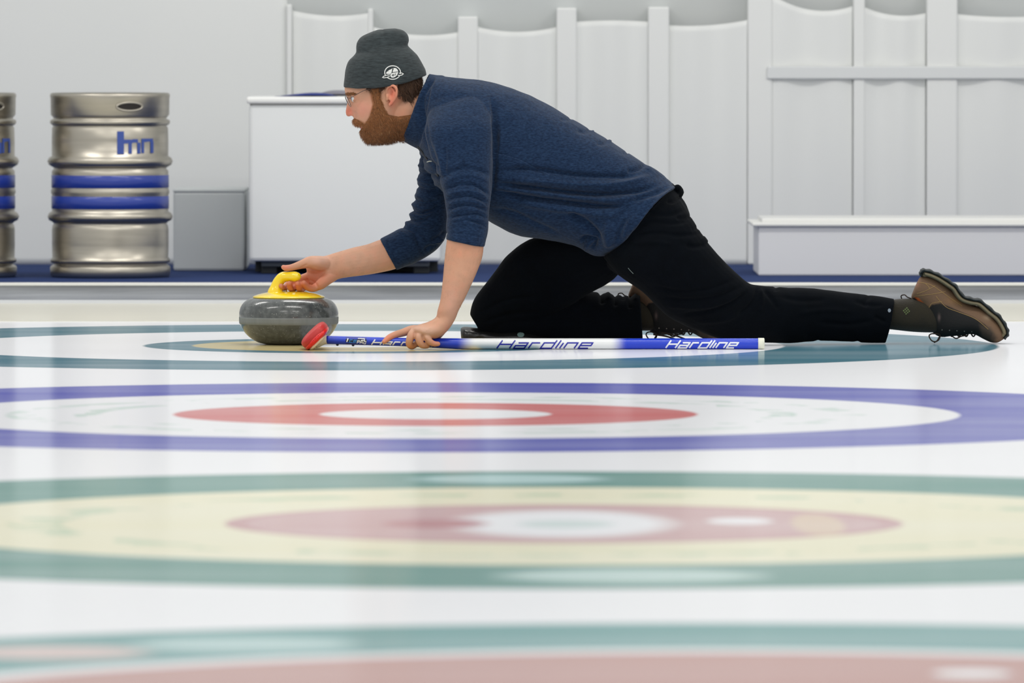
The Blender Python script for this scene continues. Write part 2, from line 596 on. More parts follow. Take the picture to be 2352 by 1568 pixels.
# back wall with pale pilasters, and white sheeting hung in front of it
wall = link('wall_back', box(-9, 9, Y_WALL + 0.05, Y_WALL + 0.2, -0.06, 3.2), mat('grey_wall', (204, 208, 208), 0.7, nscale=0.8, namt=0.4, ncol=(190, 190, 188)), smooth=False)
tag(wall, kind='structure')
def wx(px, Y): return (px - 1176.0) * Y / F
def wz(py, Y): return P(1176, py, Y).z
sheet_m = mat('white_sheeting', (240, 241, 239), 0.6, nscale=0.9, namt=0.3, ncol=(229, 232, 230), stretch=(1, 1, 0.4))
def drape(x0px, x1px, top0, sag, top1, seed, wav=0.012):
    """one length of white sheeting, its top edge sagging between fixings"""
    Y = Y_WALL - 0.06
    nx, nz_ = 60, 40
    x0, x1 = wx(x0px, Y), wx(x1px, Y)
    V = []; Fc = []
    for layer in (0, 1):
        for i in range(nx + 1):
            t = i / nx
            x = x0 + (x1 - x0) * t
            topy = top0 + (top1 - top0) * t + sag * 4 * t * (1 - t)
            zt = wz(topy, Y)
            for j in range(nz_ + 1):
                s = j / nz_
                z = H_WALK + (zt - H_WALK) * s
                y = Y + wav * math.sin(t * 9 + seed) * (0.4 + 0.6 * s) + 0.006 * noise.noise(Vector((x * 3, z * 1.5, seed)))
                if layer: y += 0.006
                V.append((x, y, z))
    def id_(l, i, j): return l * (nx + 1) * (nz_ + 1) + i * (nz_ + 1) + j
    for i in range(nx):
        for j in range(nz_):
            Fc.append((id_(0, i, j), id_(0, i + 1, j), id_(0, i + 1, j + 1), id_(0, i, j + 1)))
            Fc.append((id_(1, i, j), id_(1, i, j + 1), id_(1, i + 1, j + 1), id_(1, i + 1, j)))
    for i in range(nx):
        for j in (0, nz_):
            Fc.append((id_(0, i, j), id_(0, i + 1, j), id_(1, i + 1, j), id_(1, i, j)))
    for j in range(nz_):
        for i in (0, nx):
            Fc.append((id_(0, i, j), id_(0, i, j + 1), id_(1, i, j + 1), id_(1, i, j)))
    me = mesh_from(V, Fc); fix_normals(me)
    return me
DR = [(-420, 660, -60, 10, -20, 'widest length of white wall sheeting, behind the steel kegs'),
      (672, 846, 24, 9, 30, 'length of white wall sheeting above the left half of the freezer'),
      (858, 1052, 62, 12, 74, 'length of white wall sheeting right behind the grey beanie'),
      (1098, 1278, 62, 11, 62, 'length of white wall sheeting above the curler\'s shoulders'),
      (1324, 1488, 50, -3, 50, 'length of white wall sheeting above the curler\'s lower back'),
      (1536, 1716, 58, 6, 46, 'length of white wall sheeting above the trailing thigh'),
      (1772, 1958, -12, 22, 14, 'length of white wall sheeting above the left end of the white bench'),
      (1984, 2126, 16, 12, 30, 'length of white wall sheeting between two pilasters above the bench'),
      (2196, 2420, 32, 6, 34, 'rightmost length of white wall sheeting above the bench')]
for i, (a, b_, t0, sg, t1, lab) in enumerate(DR):
    o = link('wall_sheeting', drape(a, b_, t0, sg, t1, i * 1.7), sheet_m, base=(wx((a + b_) / 2, Y_WALL), Y_WALL - 0.06, H_WALK), smooth=True)
    tag(o, lab, 'sheeting', 'white sheeting hung along the wall')
pil_m = mat('pilaster_white', (240, 241, 239), 0.6)
for i, (a, b_, top) in enumerate([(660, 672, 10), (846, 858, 20), (1052, 1098, 38), (1278, 1324, 18), (1488, 1536, 16), (1716, 1772, -60), (1958, 1984, -20), (2126, 2196, -30)]):
    o = link('trim_%d' % (5 + i), box(wx(a, Y_WALL), wx(b_, Y_WALL), Y_WALL - 0.075, Y_WALL + 0.05, H_WALK, wz(top, Y_WALL), 0.006), pil_m, smooth=False)
    tag(o, kind='structure')
# batten under the sheeting at the right
bat = link('trim_20', box(wx(1760, Y_WALL), wx(2420, Y_WALL), Y_WALL - 0.084, Y_WALL - 0.078, wz(181, Y_WALL), wz(152, Y_WALL), 0.004), mat('batten', (229, 231, 231), 0.6), smooth=False)
tag(bat, kind='structure')

# ------------------------------------------------------------------ beer kegs
def make_keg():
    k = 1 / 675.0
    def z(py): return (635 - py) * k
    R = 0.2045
    prof = [(0.12, z(628)), (0.188, z(633)), (0.196, z(635)), (R - 0.004, z(633)), (R, z(628)), (R, z(612)), (R - 0.003, z(609)), (R - 0.012, z(606)),
            (R - 0.012, z(603)), (R - 0.003, z(601)), (R, z(597)), (R - 0.002, z(593)), (R - 0.007, z(590)), (R - 0.006, z(560)), (R - 0.006, z(525)), (R - 0.008, z(516)),
            (R - 0.013, z(512)), (R - 0.008, z(508)), (R + 0.004, z(504)), (R + 0.009, z(496)), (R + 0.004, z(488)), (R - 0.006, z(484)),
            (R - 0.006, z(479)), (R - 0.006, z(446)), (R - 0.003, z(441)), (R - 0.003, z(436)), (R - 0.006, z(431)), (R - 0.006, z(399)), (R - 0.006, z(391)), (R - 0.013, z(386)),
            (R - 0.013, z(384)), (R - 0.006, z(381)), (R + 0.004, z(377)), (R + 0.009, z(369)), (R + 0.004, z(361)), (R - 0.006, z(357)),
            (R - 0.006, z(320)), (R - 0.007, z(292)), (R - 0.012, z(288)), (R - 0.007, z(286)), (R - 0.001, z(282)), (R, z(277)), (R - 0.003, z(274)), (R - 0.013, z(271)),
            (R - 0.010, z(268)), (R - 0.003, z(262)), (R - 0.002, z(224)), (R, z(219)), (R - 0.002, z(214)), (R - 0.008, z(212)), (R - 0.014, z(215)), (R - 0.014, z(262)),
            (0.10, z(256)), (0.03, z(254)), (0.03, z(240)), (0.0001, z(240))]
    root = empty('beer_keg', (0, 0, 0))
    steel = mat('brushed_steel', (188, 182, 170), 0.34, metal=1.0, nscale=5, namt=0.25, ncol=(130, 124, 114), stretch=(1, 1, 16))
    o = link('body', lathe(prof, 0, 0, 128), steel, root)
    blue = mat('keg_blue', (24, 52, 150), 0.4, coat=0.3, nscale=3, namt=0.2, ncol=(50, 80, 170), stretch=(1, 1, 20))
    for a, b_ in ((400, 430), (448, 478)):
        rr = R - 0.0045
        p = [(rr - 0.003, z(b_)), (rr, z(b_ - 1)), (rr, z(a + 1)), (rr - 0.003, z(a))]
        link('blue_band', lathe(p, 0, 0, 128), blue, root)
    # hand hole: dark slot with a rolled steel lip in the top chime
    slot = []; lip = []
    a0 = math.radians(-68)
    for i in range(40):
        t = 2 * math.pi * i / 40
        ang = a0 + 0.30 * math.cos(t) * 0.75; zz = z(243) + 0.014 * math.sin(t)
        slot.append(((R - 0.0005) * math.cos(ang), (R - 0.0005) * math.sin(ang), zz))
        lip.append([R * math.cos(ang), R * math.sin(ang), zz, 0.004])
    c = ((R) * math.cos(a0), (R) * math.sin(a0), z(243))
    inner = [((R - 0.001) * math.cos(a0 + 0.19 * math.cos(2 * math.pi * i / 40)), (R - 0.001) * math.sin(a0 + 0.19 * math.cos(2 * math.pi * i / 40)), z(243) + 0.011 * math.sin(2 * math.pi * i / 40)) for i in range(40)]
    rows = []
    m = 12
    V = []; Fc = []
    for s in range(m + 1):
        for i in range(40):
            t = 2 * math.pi * i / 40; f = s / m
            ang = a0 + 0.225 * math.cos(t) * f; zz = z(243) + 0.0135 * math.sin(t) * f
            V.append(((R + 0.0005) * math.cos(ang), (R + 0.0005) * math.sin(ang), zz))
    for s in range(m):
        for i in range(40):
            a = s * 40 + i; b_ = s * 40 + (i + 1) % 40
            Fc.append((a, b_, b_ + 40, a + 40))
    link('hand_hole', mesh_from(V, Fc), mat('keg_hole', (44, 40, 38), 0.5, metal=0.5), root)
    lv, lf = worm3(lip + [lip[0]], 1, 8)
    link('hole_lip', mesh_from(lv, lf), steel, root)
    # blurred blue brewery lettering, block letters bent round the body
    V = []; Fc = []
    def patch(x0, x1, ya, yb):
        o0 = len(V); n = 6
        for i in range(n + 1):
            x = (x0 + (x1 - x0) * i / n - 253) / 675.0
            ang = -math.acos(max(-1, min(1, x / R)))
            for py in (ya, yb):
                V.append(((R - 0.0045) * math.cos(ang), (R - 0.0045) * math.sin(ang), z(py)))
        for i in range(n):
            a = o0 + i * 2; Fc.append((a, a + 1, a + 3, a + 2))
    for q in ((276, 292, 299, 351), (292, 300, 318, 327), (300, 312, 318, 326), (302, 310, 326, 350), (312, 324, 317, 325), (322, 330, 325, 350), (332, 344, 316, 324), (332, 338, 324, 349), (344, 358, 316, 323), (352, 359, 323, 349)):
        patch(*q)
    link('lettering', mesh_from(V, Fc), mat('keg_print', (58, 82, 158), 0.5), root)
    link('valve', lathe([(0.028, z(254)), (0.028, z(238)), (0.022, z(234)), (0.0001, z(234))], 0, 0, 32), steel, root)
    return root
YK = 28.6
keg = make_keg(); keg.location = (wx(253, YK), YK, H_WALK)
tag(keg, 'steel beer keg with two blue bands standing whole beside the grey bin', 'keg', 'steel beer kegs')
k2 = keg.copy(); COL.objects.link(k2); k2.location = (wx(-100, YK), YK, H_WALK); k2.rotation_euler = (0, 0, 0.35)
k2['label'] = 'steel beer keg cut off by the left edge of the photo'
for ch in list(keg.children):
    c = ch.copy(); COL.objects.link(c); c.parent = k2

# grey bin between keg and freezer
YB = 29.35
def bx(px0, px1, py0, py1, Y, depth, m, parent, name, bev=0.006, zfloor=None):
    z0 = wz(py1, Y) if zfloor is None else zfloor
    me = box(wx(px0, Y), wx(px1, Y), Y, Y + depth, z0, wz(py0, Y), bev)
    return link(name, me, m, parent, smooth=False)
root = empty('grey_bin', (wx(478, YB), YB + .3, H_WALK))
gm = mat('grey_plastic', (204, 208, 208), 0.6, nscale=2, namt=0.3, ncol=(188, 192, 194))
bx(398, 562, 440, 625, YB, 0.5, gm, root, 'body', 0.01, H_WALK)
bx(397, 563, 434, 442, YB - 0.002, 0.504, gm, root, 'lid', 0.005)
tag(root, 'low grey plastic bin between the steel keg and white freezer', 'bin')

# chest freezer
YF = 28.95
root = empty('chest_freezer', (wx(790, YF), YF + .3, H_WALK))
fm = mat('freezer_white', (238, 240, 240), 0.35, coat=0.2)
bx(572, 1012, 240, 600, YF, 0.62, fm, root, 'body', 0.012)
bx(566, 1018, 222, 238, YF - 0.015, 0.65, mat('lid_white', (246, 246, 244), 0.3, coat=0.3), root, 'lid', 0.008)
bx(574, 1010, 237, 242, YF + 0.012, 0.6, mat('gasket', (178, 174, 170), 0.7), root, 'gasket', 0.0)
dk = mat('feet_and_gap_shade', (54, 58, 62), 0.7)
bx(600, 985, 600, 612, YF + 0.05, 0.5, mat('grey_base', (112, 118, 120), 0.6), root, 'base_rail', 0.003)
for px, dy in ((618, 0.07), (968, 0.07), (618, 0.52), (968, 0.52)):
    bx(px - 18, px + 18, 606, 628, YF + dy, 0.05, dk, root, 'foot', 0.004, H_WALK)
tag(root, 'white chest freezer on dark feet behind the bearded curler', 'freezer')
link('gap_shade', box(wx(580, YF), wx(1004, YF), YF + 0.3, YF + 0.32, H_WALK, wz(604, YF)), dk, root, smooth=False)  # dark board standing in for the shade in the gap below the freezer

# folded things on top of the freezer
zt = wz(222, YF)
def lens_mesh(x0, x1, y0, y1, z0, h, skew=0.6):
    st = []
    rows = []
    n = 24
    rings = []
    for i in range(13):
        t = i / 12
        x = x0 + (x1 - x0) * t
        r = max(0.02, math.sin(math.pi * t ** skew)) ** 0.7
        ring = []
        for j in range(n):
            a = 2 * math.pi * j / n
            ring.append(Vector((x, (y0 + y1) / 2 + (y1 - y0) / 2 * math.cos(a) * r, z0 + h / 2 * r + h / 2 * math.sin(a) * r)))
        rings.append(ring)
    return solid([rings_mesh(rings)])
o = link('folded_jacket', lens_mesh(wx(628, YF), wx(772, YF), YF + 0.06, YF + 0.34, zt, 0.013, 1.6), mat('blue_cloth', (48, 66, 150), 0.8, nscale=12, namt=0.5, ncol=(16, 18, 52)), base=(wx(700, YF), YF + .2, zt))
tag(o, 'flat folded blue cloth lying on the white freezer lid', 'cloth')
o = link('grey_pouch', lens_mesh(wx(722, YF), wx(836, YF), YF + 0.36, YF + 0.56, zt, 0.02, 0.8), mat('grey_cloth', (140, 138, 148), 0.8), base=(wx(780, YF), YF + .45, zt))
tag(o, 'flat grey pouch behind the blue cloth on the freezer lid', 'pouch')

# low white bench along the wall at the right
YN = 28.75
root = empty('storage_bench', (wx(2080, YN), YN + .3, H_WALK))
bm_ = mat('bench_white', (228, 228, 230), 0.5, nscale=1.5, namt=0.25, ncol=(218, 218, 220))
bx(1742, 2460, 519, 634, YN, 0.6, bm_, root, 'body', 0.006, H_WALK)
bx(1728, 2468, 512, 520, YN - 0.015, 0.64, mat('bench_lid', (232, 232, 228), 0.45), root, 'lid', 0.004)
bx(1750, 2460, 501, 512, YN + 0.12, 0.5, mat('bench_rail', (226, 226, 224), 0.5), root, 'back_rail', 0.004)
tag(root, 'low white storage bench standing on the walkway behind the trailing leg', 'bench')
# ------------------------------------------------------------------ curling stone
YS = 24.1
SX = wx(663, YS)
root = empty('curling_stone', (SX, YS, 0))
def granite():
    m = mat('granite', (64, 68, 68), 0.22, coat=0.5, coat_rough=0.08, nscale=140, namt=0.55, ncol=(118, 122, 120), bump=0.06, bscale=250)
    nt = m.node_tree; N = nt.nodes; Lk = nt.links; b = N['Principled BSDF']
    src = b.inputs['Base Color'].links[0].from_socket
    tc = N.new('ShaderNodeTexCoord')
    n = N.new('ShaderNodeTexNoise'); n.inputs['Scale'].default_value = 70; n.inputs['Detail'].default_value = 6
    Lk.new(tc.outputs['Object'], n.inputs['Vector'])
    r = N.new('ShaderNodeMapRange'); r.inputs['From Min'].default_value = 0.45; r.inputs['From Max'].default_value = 0.62; r.inputs['To Max'].default_value = 0.5
    Lk.new(n.outputs['Fac'], r.inputs['Value'])
    mx = N.new('ShaderNodeMix'); mx.data_type = 'RGBA'
    Lk.new(r.outputs['Result'], mx.inputs['Factor']); Lk.new(src, mx.inputs['A']); mx.inputs['B'].default_value = sl(44, 48, 50)
    # a few bright crystals
    v = N.new('ShaderNodeTexVoronoi'); v.inputs['Scale'].default_value = 110
    Lk.new(tc.outputs['Object'], v.inputs['Vector'])
    lt = N.new('ShaderNodeMath'); lt.operation = 'LESS_THAN'; lt.inputs[1].default_value = 0.13; Lk.new(v.outputs['Distance'], lt.inputs[0])
    mx2 = N.new('ShaderNodeMix'); mx2.data_type = 'RGBA'
    mm = N.new('ShaderNodeMath'); mm.operation = 'MULTIPLY'; mm.inputs[1].default_value = 0.6; Lk.new(lt.outputs[0], mm.inputs[0])
    Lk.new(mm.outputs[0], mx2.inputs['Factor']); Lk.new(mx.outputs['Result'], mx2.inputs['A']); mx2.inputs['B'].default_value = sl(176, 180, 176)
    Lk.new(mx2.outputs['Result'], b.inputs['Base Color'])
    return m
R = 0.1425
def zs(py): return (790 - py) / 801.0
prof = [(0.055, zs(788)), (0.064, zs(789.6)), (0.070, zs(789)), (0.090, zs(785)), (0.109, zs(776)), (0.124, zs(765)), (0.135, zs(752)), (0.141, zs(741)),
        (0.1422, zs(732)), (0.1425, zs(722)), (0.1412, zs(713)), (0.137, zs(703)), (0.129, zs(694)), (0.119, zs(688)), (0.105, zs(683.5)), (0.08, zs(682.5)), (0.0001, zs(682))]
pr = catmull(prof, 4)
gran = granite()
link('stone_body', lathe([tuple(p) for p in pr], SX, YS, 160), gran, root)
band = [(0.1405, zs(743)), (0.1423, zs(741)), (0.14275, zs(736)), (0.1430, zs(730)), (0.14295, zs(727)), (0.1410, zs(725.5))]
link('striking_band', lathe(band, SX, YS, 160), mat('striking_band', (128, 132, 130), 0.55, nscale=45, namt=0.5, ncol=(96, 100, 99), stretch=(1, 1, 0.2)), root)
yel = mat('yellow_plastic', (250, 216, 16), 0.18, coat=0.7, coat_rough=0.04)
yel.node_tree.nodes['Principled BSDF'].inputs['Subsurface Weight'].default_value = 0.0
hp = [(0.098, zs(683.5)), (0.1025, zs(683)), (0.1035, zs(681.5)), (0.1015, zs(679.5)), (0.09, zs(676)), (0.07, zs(672)), (0.045, zs(669)), (0.0001, zs(668))]
hnd = link('handle', lathe([tuple(p) for p in catmull(hp, 4)], SX, YS, 128), yel, root)
# gooseneck grip
g = worm([(634, 688, YS, 20), (633, 672, YS, 19), (635, 660, YS, 14.5), (640, 647, YS, 13), (650, 636.5, YS - .003, 12.6), (664, 635, YS - 0.012, 11.3), (677, 635, YS - 0.022, 12), (681.5, 635, YS - 0.026, 10.4)], 6, 24)
gm2 = fuse([g], 0.0016, 3)
link('grip', gm2, yel, hnd)
link('bolt', lathe([(0.008, zs(668)), (0.008, zs(662)), (0.006, zs(660)), (0.0001, zs(660))], SX + 0.0, YS, 20), mat('chrome', (220, 220, 222), 0.15, metal=1.0), hnd)['label'] = 'chrome bolt in the handle plate'
tag(root, 'grey granite curling stone with yellow gooseneck handle gripped by the curler', 'curling stone')

# ------------------------------------------------------------------ curling broom
YR = 23.70
root = empty('curling_broom', (wx(724, YR), YR, 0))
def broom_tube():
    V = []; Fc = []; C = []
    n = 48; m = 240
    for i in range(m + 1):
        t = i / m
        px = 750 + (1742 - 750) * t
        cy = 780.3 + 8.9 * min(1.0, (px - 750) / 310)
        r = 9.6 + (12.5 - 9.6) * max(0.0, min(1.0, (px - 930) / 120))
        c = P(px, cy, YR); rr = r / S(YR)
        for j in range(n):
            a = 2 * math.pi * j / n
            V.append((c.x, c.y + rr * math.cos(a), c.z + rr * math.sin(a)))
            w = 0.0
            w = max(0, min(1, (px - 1048) / 46)) * max(0, min(1, (1440 - px) / 40))
            w = w * w * (3 - 2 * w)
            a1 = np.array(sl(6, 56, 200)[:3]); b1 = np.array(sl(236, 238, 238)[:3])
            C.append(a1 * (1 - w) + b1 * w)
    for i in range(m):
        for j in range(n):
            a = i * n + j; b_ = i * n + (j + 1) % n
            Fc.append((a, b_, b_ + n, a + n))
    for idx, fl in ((0, 1), (m, 0)):
        f = [idx * n + j for j in range(n)]
        Fc.append(tuple(f[::-1]) if fl else tuple(f))
    me = mesh_from(V, Fc); fix_normals(me)
    setcol(me, np.array(C))
    return me
tube = link('handle_tube', broom_tube(), mat('broom_paint', vcol=True, rough=0.35, coat=0.3, coat_rough=0.08, bump=0.0), root)
tb = BVHTree.FromPolygons([v.co + root.location for v in tube.data.vertices], [tuple(p.vertices) for p in tube.data.polygons])
def capmesh(x0, x1, cy, r):
    rows = [(x0, r), (x0 + 0.5, r + 0.9), (x1 - 1.5, r + 0.9), (x1 - 0.3, r - 0.5), (x1, r - 3)]
    rings = []
    for px, rr in rows:
        c = P(px, cy, YR)
        rings.append([Vector((c.x, c.y + rr / S(YR) * math.cos(2 * math.pi * j / 32), c.z + rr / S(YR) * math.sin(2 * math.pi * j / 32))) for j in range(32)])
    return solid([rings_mesh(rings)])
link('end_cap', capmesh(1741, 1756, 789, 12.3), mat('cream_cap', (232, 232, 214), 0.5), root)['label'] = 'cream rubber end cap'
for bxx in (775, 811):
    c = P(bxx, 791.5 if bxx < 790 else 792.5, YR)
    v, f = ball(c, 0.004, 0.004, 0.0032, 14, 8)
    link('rivet', mesh_from(v, f), mat('rivet_black', (22, 26, 34), 0.4), root)

LET = {'H': ([[(0, 0), (0, 1)], [(.92, 0), (.92, 1)], [(0, .5), (.92, .5)]], .92),
       'a': ([[(.08, .68), (.78, .68), (.78, 0), (0, 0), (0, .34), (.78, .34)]], .78),
       'r': ([[(0, 0), (0, .68), (.58, .68)]], .58),
       'd': ([[(.8, 1), (.8, 0), (0, 0), (0, .68), (.8, .68)]], .8),
       'l': ([[(0, 0), (0, 1)]], 0.0), 'i': ([[(0, 0), (0, .68)]], 0.0),
       'n': ([[(0, 0), (0, .68), (.76, .68), (.76, 0)]], .76),
       'e': ([[(.72, 0), (0, 0), (0, .68), (.78, .68), (.78, .34), (0, .34)]], .78)}
def word(dec, text, x0, x1, base, cap, w, shear=0.75, rise=0.0, wy=None):
    gap = .3; tot = 0
    for ch in text: tot += LET[ch][1] + gap
    tot -= gap
    H = base - cap
    sc = (x1 - x0 - shear * H) / tot
    x = 0
    for ch in text:
        for pl in LET[ch][0]:
            pts = [(x0 + (x + p[0]) * sc + p[1] * H * shear, base - p[1] * H + rise * ((x + p[0]) * sc)) for p in pl]
            dec.stroke(pts, w)
        x += LET[ch][1] + gap
d = Decals(tb, 0.0005); word(d, 'Hardline', 1141, 1366, 799.4, 781.5, 3.2)
link('lettering', d.mesh(), mat('print_blue', (44, 48, 160), 0.4), root)['label'] = 'blue Hardline lettering on the white middle'
d = Decals(tb, 0.0005); word(d, 'Hardline', 1529, 1700, 798.6, 781.5, 3.4)
link('lettering', d.mesh(), mat('print_white', (236, 238, 244), 0.4), root)['label'] = 'white Hardline lettering near the end cap'
d = Decals(tb, 0.0005); word(d, 'Hardline', 852, 1004, 792.5, 779.5, 2.8, rise=0.030)
link('lettering', d.mesh(), bpy.data.materials['print_white'], root)['label'] = 'white Hardline lettering half under the hand'
# black maker's label with a white i, blue ce and white PAD
d = Decals(tb, 0.0004)
lab = [(797, 775), (801, 773.5), (838, 774.8), (843, 777.5), (843, 789.5), (839, 791.3), (801, 789), (794, 787)]
for i in range(12):
    xa = 794 + 4 * i; xb = xa + 4.1
    if xb > 843.5: xb = 843.5
    if xa >= 843.5: break
    t = (xa - 794) / 50
    d.stroke([(xa, 781.5 + t * 1.6), (xb, 781.5 + (xb - 794) / 50 * 1.6)], 14.5)
lb = link('maker_label', d.mesh(), mat('label_black', (12, 14, 22), 0.4), root)
wm, cm = bpy.data.materials['print_white'], mat('print_cyan', (38, 118, 190), 0.4)
for pls, w_, m_ in (([[(796.5, 785), (799.5, 777)]], 2.6, wm),
                    ([[(822, 777.2), (837, 777.8), (837, 781.5), (830, 781.2)]], 1.6, wm),
                    ([[(820, 788), (821.5, 782), (826, 782.2), (825, 785), (821, 785)]], 1.5, wm),
                    ([[(826.5, 788.3), (829, 782.5), (832, 782.6), (832.5, 788.6)], [(828, 786), (832, 786.2)]], 1.5, wm),
                    ([[(835, 788.8), (836.5, 783), (840.5, 783.5), (839.5, 789), (835, 788.8)]], 1.5, wm),
                    ([[(810, 780.5), (804, 780.3), (802.5, 785.3), (809, 785.6)]], 2.2, cm),
                    ([[(818, 786), (811.5, 785.6), (813, 780.8), (818.5, 781), (818, 783.4), (812, 783.2)]], 1.8, cm)):
    d = Decals(tb, 0.0009)
    for pl in pls: d.stroke(pl, w_)
    link('label_letter', d.mesh(), m_, lb)

# broom head: rounded bar lying across, red shell on a pale brush pad
ca = P(724, 770.5, YR)
u = Vector((P(745, 752.5, YR) - P(704, 792.5, YR))); u.normalize()   # long side of the end face
w = Vector((-u.z, 0, u.x)); w = -w if w.z > 0 else w                 # towards the pad (down right)
def head_bar(cu, cw, hu, hw, hy, e, k=10):
    rings = []
    for i in range(k * 2 + 1):
        t = -1 + i / k
        s = (1 - abs(t) ** 5) ** (1 / 3.0) if abs(t) < 1 else 0.0
        s = max(s, 0.55)
        y = YR - 0.0 + hy * t
        ring = []
        for j in range(40):
            a = 2 * math.pi * j / 40
            c = math.copysign(abs(math.cos(a)) ** e, math.cos(a)); q = math.copysign(abs(math.sin(a)) ** e, math.sin(a))
            p = ca + u * (cu + hu * s * c) + w * (cw + hw * s * q)
            ring.append(Vector((p.x, y, p.z)))
        rings.append(ring)
    return solid([rings_mesh(rings)])
k = 1 / S(YR)
redm = mat('red_shell', (196, 48, 46), 0.5, coat=0.05)
sh = link('head_shell', head_bar(0, -2.0 * k, 36 * k, 14.5 * k, 0.095, 0.66), redm, root)
redm2 = mat('red_shell_bright', (232, 28, 20), 0.35, coat=0.3)
link('head_rim', head_bar(-.5 * k, 6.5 * k, 35.0 * k, 9.0 * k, 0.0954, 0.72), redm2, root)['label'] = 'bright red rim of the shell'
link('brush_pad', head_bar(-7 * k, 14.5 * k, 24 * k, 4.5 * k, 0.086, 0.55), mat('pad_cloth', (236, 222, 196), 0.85), root)['label'] = 'pale brush pad'
# embossed marks along the end of the shell
sb = BVHTree.FromPolygons([v.co + parent_origin(sh) for v in sh.data.vertices], [tuple(p.vertices) for p in sh.data.polygons])
d = Decals(sb, 0.0006)
for i in range(9):
    if i == 4: continue
    t = (i - 4) * 5.0
    cpx, cpy = 728 + t * 0.715, 775 - t * 0.70
    d.stroke([(cpx - 1.6, cpy - 1.2), (cpx + 1.5, cpy + 1.4)], 1.2); d.stroke([(cpx + 0.8, cpy - 2.8), (cpx + 3.2, cpy - 0.2)], 1.0)
link('embossing', d.mesh(), mat('emboss_red', (150, 26, 24), 0.5), sh)
# pale ferrule joining head and handle
fer = fuse([worm([(732, 786, YR, 9), (740, 783, YR, 9), (747, 781, YR, 9.5), (751, 780.6, YR, 9.6)], 3, 20), worm([(728, 792, YR, 7), (740, 784, YR, 9)], 3, 20), worm([(735, 786, YR, 7), (742, 776, YR, 8), (745, 773, YR, 6)], 3, 20)], 0.0018, 3)
link('ferrule', fer, mat('ferrule_pale', (226, 220, 206), 0.5), root)
tag(root, 'blue and white curling broom with red head lying on the ice under the hand', 'broom')
# ------------------------------------------------------------------ the curler
VB = 0.0023
HY = 23.97                         # depth of the head
TORSO = [(1000, 172, 962, 345, 23.97, .13), (1043, 178, 985, 400, 23.97, .185), (1123, 188, 1030, 452, 23.97, .205), (1200, 211, 1122, 507, 23.97, .20),
         (1272, 248, 1183, 538, 23.97, .19), (1349, 293, 1257, 550, 23.97, .18), (1430, 342, 1320, 566, 23.97, .175), (1500, 388, 1362, 588, 23.97, .178), (1530, 410, 1400, 587, 23.97, .182)]
N_ARM = [(992, 235, 1110, 215, 23.84, .07), (974, 290, 1136, 280, 23.795, .083), (984, 345, 1134, 340, 23.765, .08), (1005, 400, 1131, 400, 23.745, .074),
         (1020, 450, 1129, 447, 23.73, .066), (1027, 495, 1122, 490, 23.72, .058)]
N_CUFF = [(1026, 495, 1123, 490, 23.72, .060), (1024.5, 525, 1122, 528, 23.715, .060), (1024, 550, 1113, 567, 23.71, .0595, 0)]
F_ARM = [(975, 270, 1060, 300, 24.10, .075), (962, 330, 1050, 350, 24.14, .07), (961, 385, 1042, 400, 24.17, .064), (956, 440, 1033, 465, 24.18, .06),
         (946, 488, 1031, 520, 24.18, .058), (932, 517, 1012, 566, 24.17, .056), (905, 533, 965, 598, 24.16, .055), (873, 548, 911, 620, 24.15, .053)]
T_HIP = [(1545, 430, 1395, 580, 23.97, .165), (1572, 462, 1395, 612, 23.97, .172), (1588, 497, 1425, 634, 23.95, .165)]
T_NEAR = [(1560, 455, 1385, 590, 23.90, .09), (1588, 497, 1425, 635, 23.885, .10), (1622, 553, 1475, 668, 23.89, .098), (1667, 605, 1535, 728, 23.92, .09), (1716, 648, 1612, 764, 23.965, .08),
          (1750, 655, 1690, 783, 24.0, .07), (1817, 659, 1798, 787, 24.04, .064), (1888, 663, 1865, 784, 24.08, .06), (1961, 673, 1940, 783, 24.11, .058),
          (2010, 679, 1990, 788, 24.13, .056), (2054, 686, 2035, 789, 24.14, .055)]
T_FAR = [(1330, 530, 1440, 600, 24.03, .10), (1262, 538, 1412, 640, 24.05, .095), (1205, 555, 1352, 674, 24.08, .09), (1158, 595, 1290, 715, 24.10, .083), (1118, 648, 1225, 752, 24.12, .075),
         (1088, 690, 1165, 775, 24.12, .066), (1079, 722, 1120, 782, 24.12, .055)]
T_SHIN = [(1095, 700, 1100, 780, 24.12, .045), (1150, 690, 1150, 786, 24.12, .064), (1220, 676, 1220, 787, 24.13, .066), (1300, 668, 1300, 787, 24.14, .064), (1360, 671, 1362, 787, 24.16, .06),
          (1420, 677, 1424, 786, 24.18, .057), (1470, 678, 1476, 785, 24.19, .055)]

def shrunk(st, f): return loft(st, 4, 24, 0.95, f)

# ---- head
HEAD = [(865, 122, 915, 122, HY, .03), (838, 131, 935, 131, HY, .052), (820, 145, 948, 145, HY, .066), (805, 162, 957, 160, HY, .072), (796, 182, 964, 180, HY, .076), (791.5, 200, 962, 200, HY, .078),
        (792.5, 212, 954, 212, HY, .0765), (798, 222, 948, 222, HY, .075), (802, 232, 942, 232, HY, .073), (803, 243, 936, 243, HY, .0715), (806, 256, 932, 256, HY, .069),
        (811, 268, 930, 268, HY, .066), (815, 279, 930, 279, HY, .063), (822, 288, 930, 288, HY, .060), (829, 297, 929, 297, HY, .057), (832, 306, 928, 306, HY, .052), (836, 316, 920, 314, HY, .043), (846, 326, 900, 322, HY, .028)]
parts = [loft(HEAD, 4, 36, 0.88, front=0.22)]
parts.append(worm([(801, 220, HY, 6), (804, 232, HY, 6), (803, 245, HY, 7.2), (801.6, 255, HY, 7.6), (801.2, 261, HY, 6.8)], 4, 14))     # nose
for s in (-1, 1):
    parts.append(worm([(807.5, 261.8, HY + s * .0095, 6.0), (813, 261.5, HY + s * .0125, 6.2)], 3, 12))                                   # nostril wings
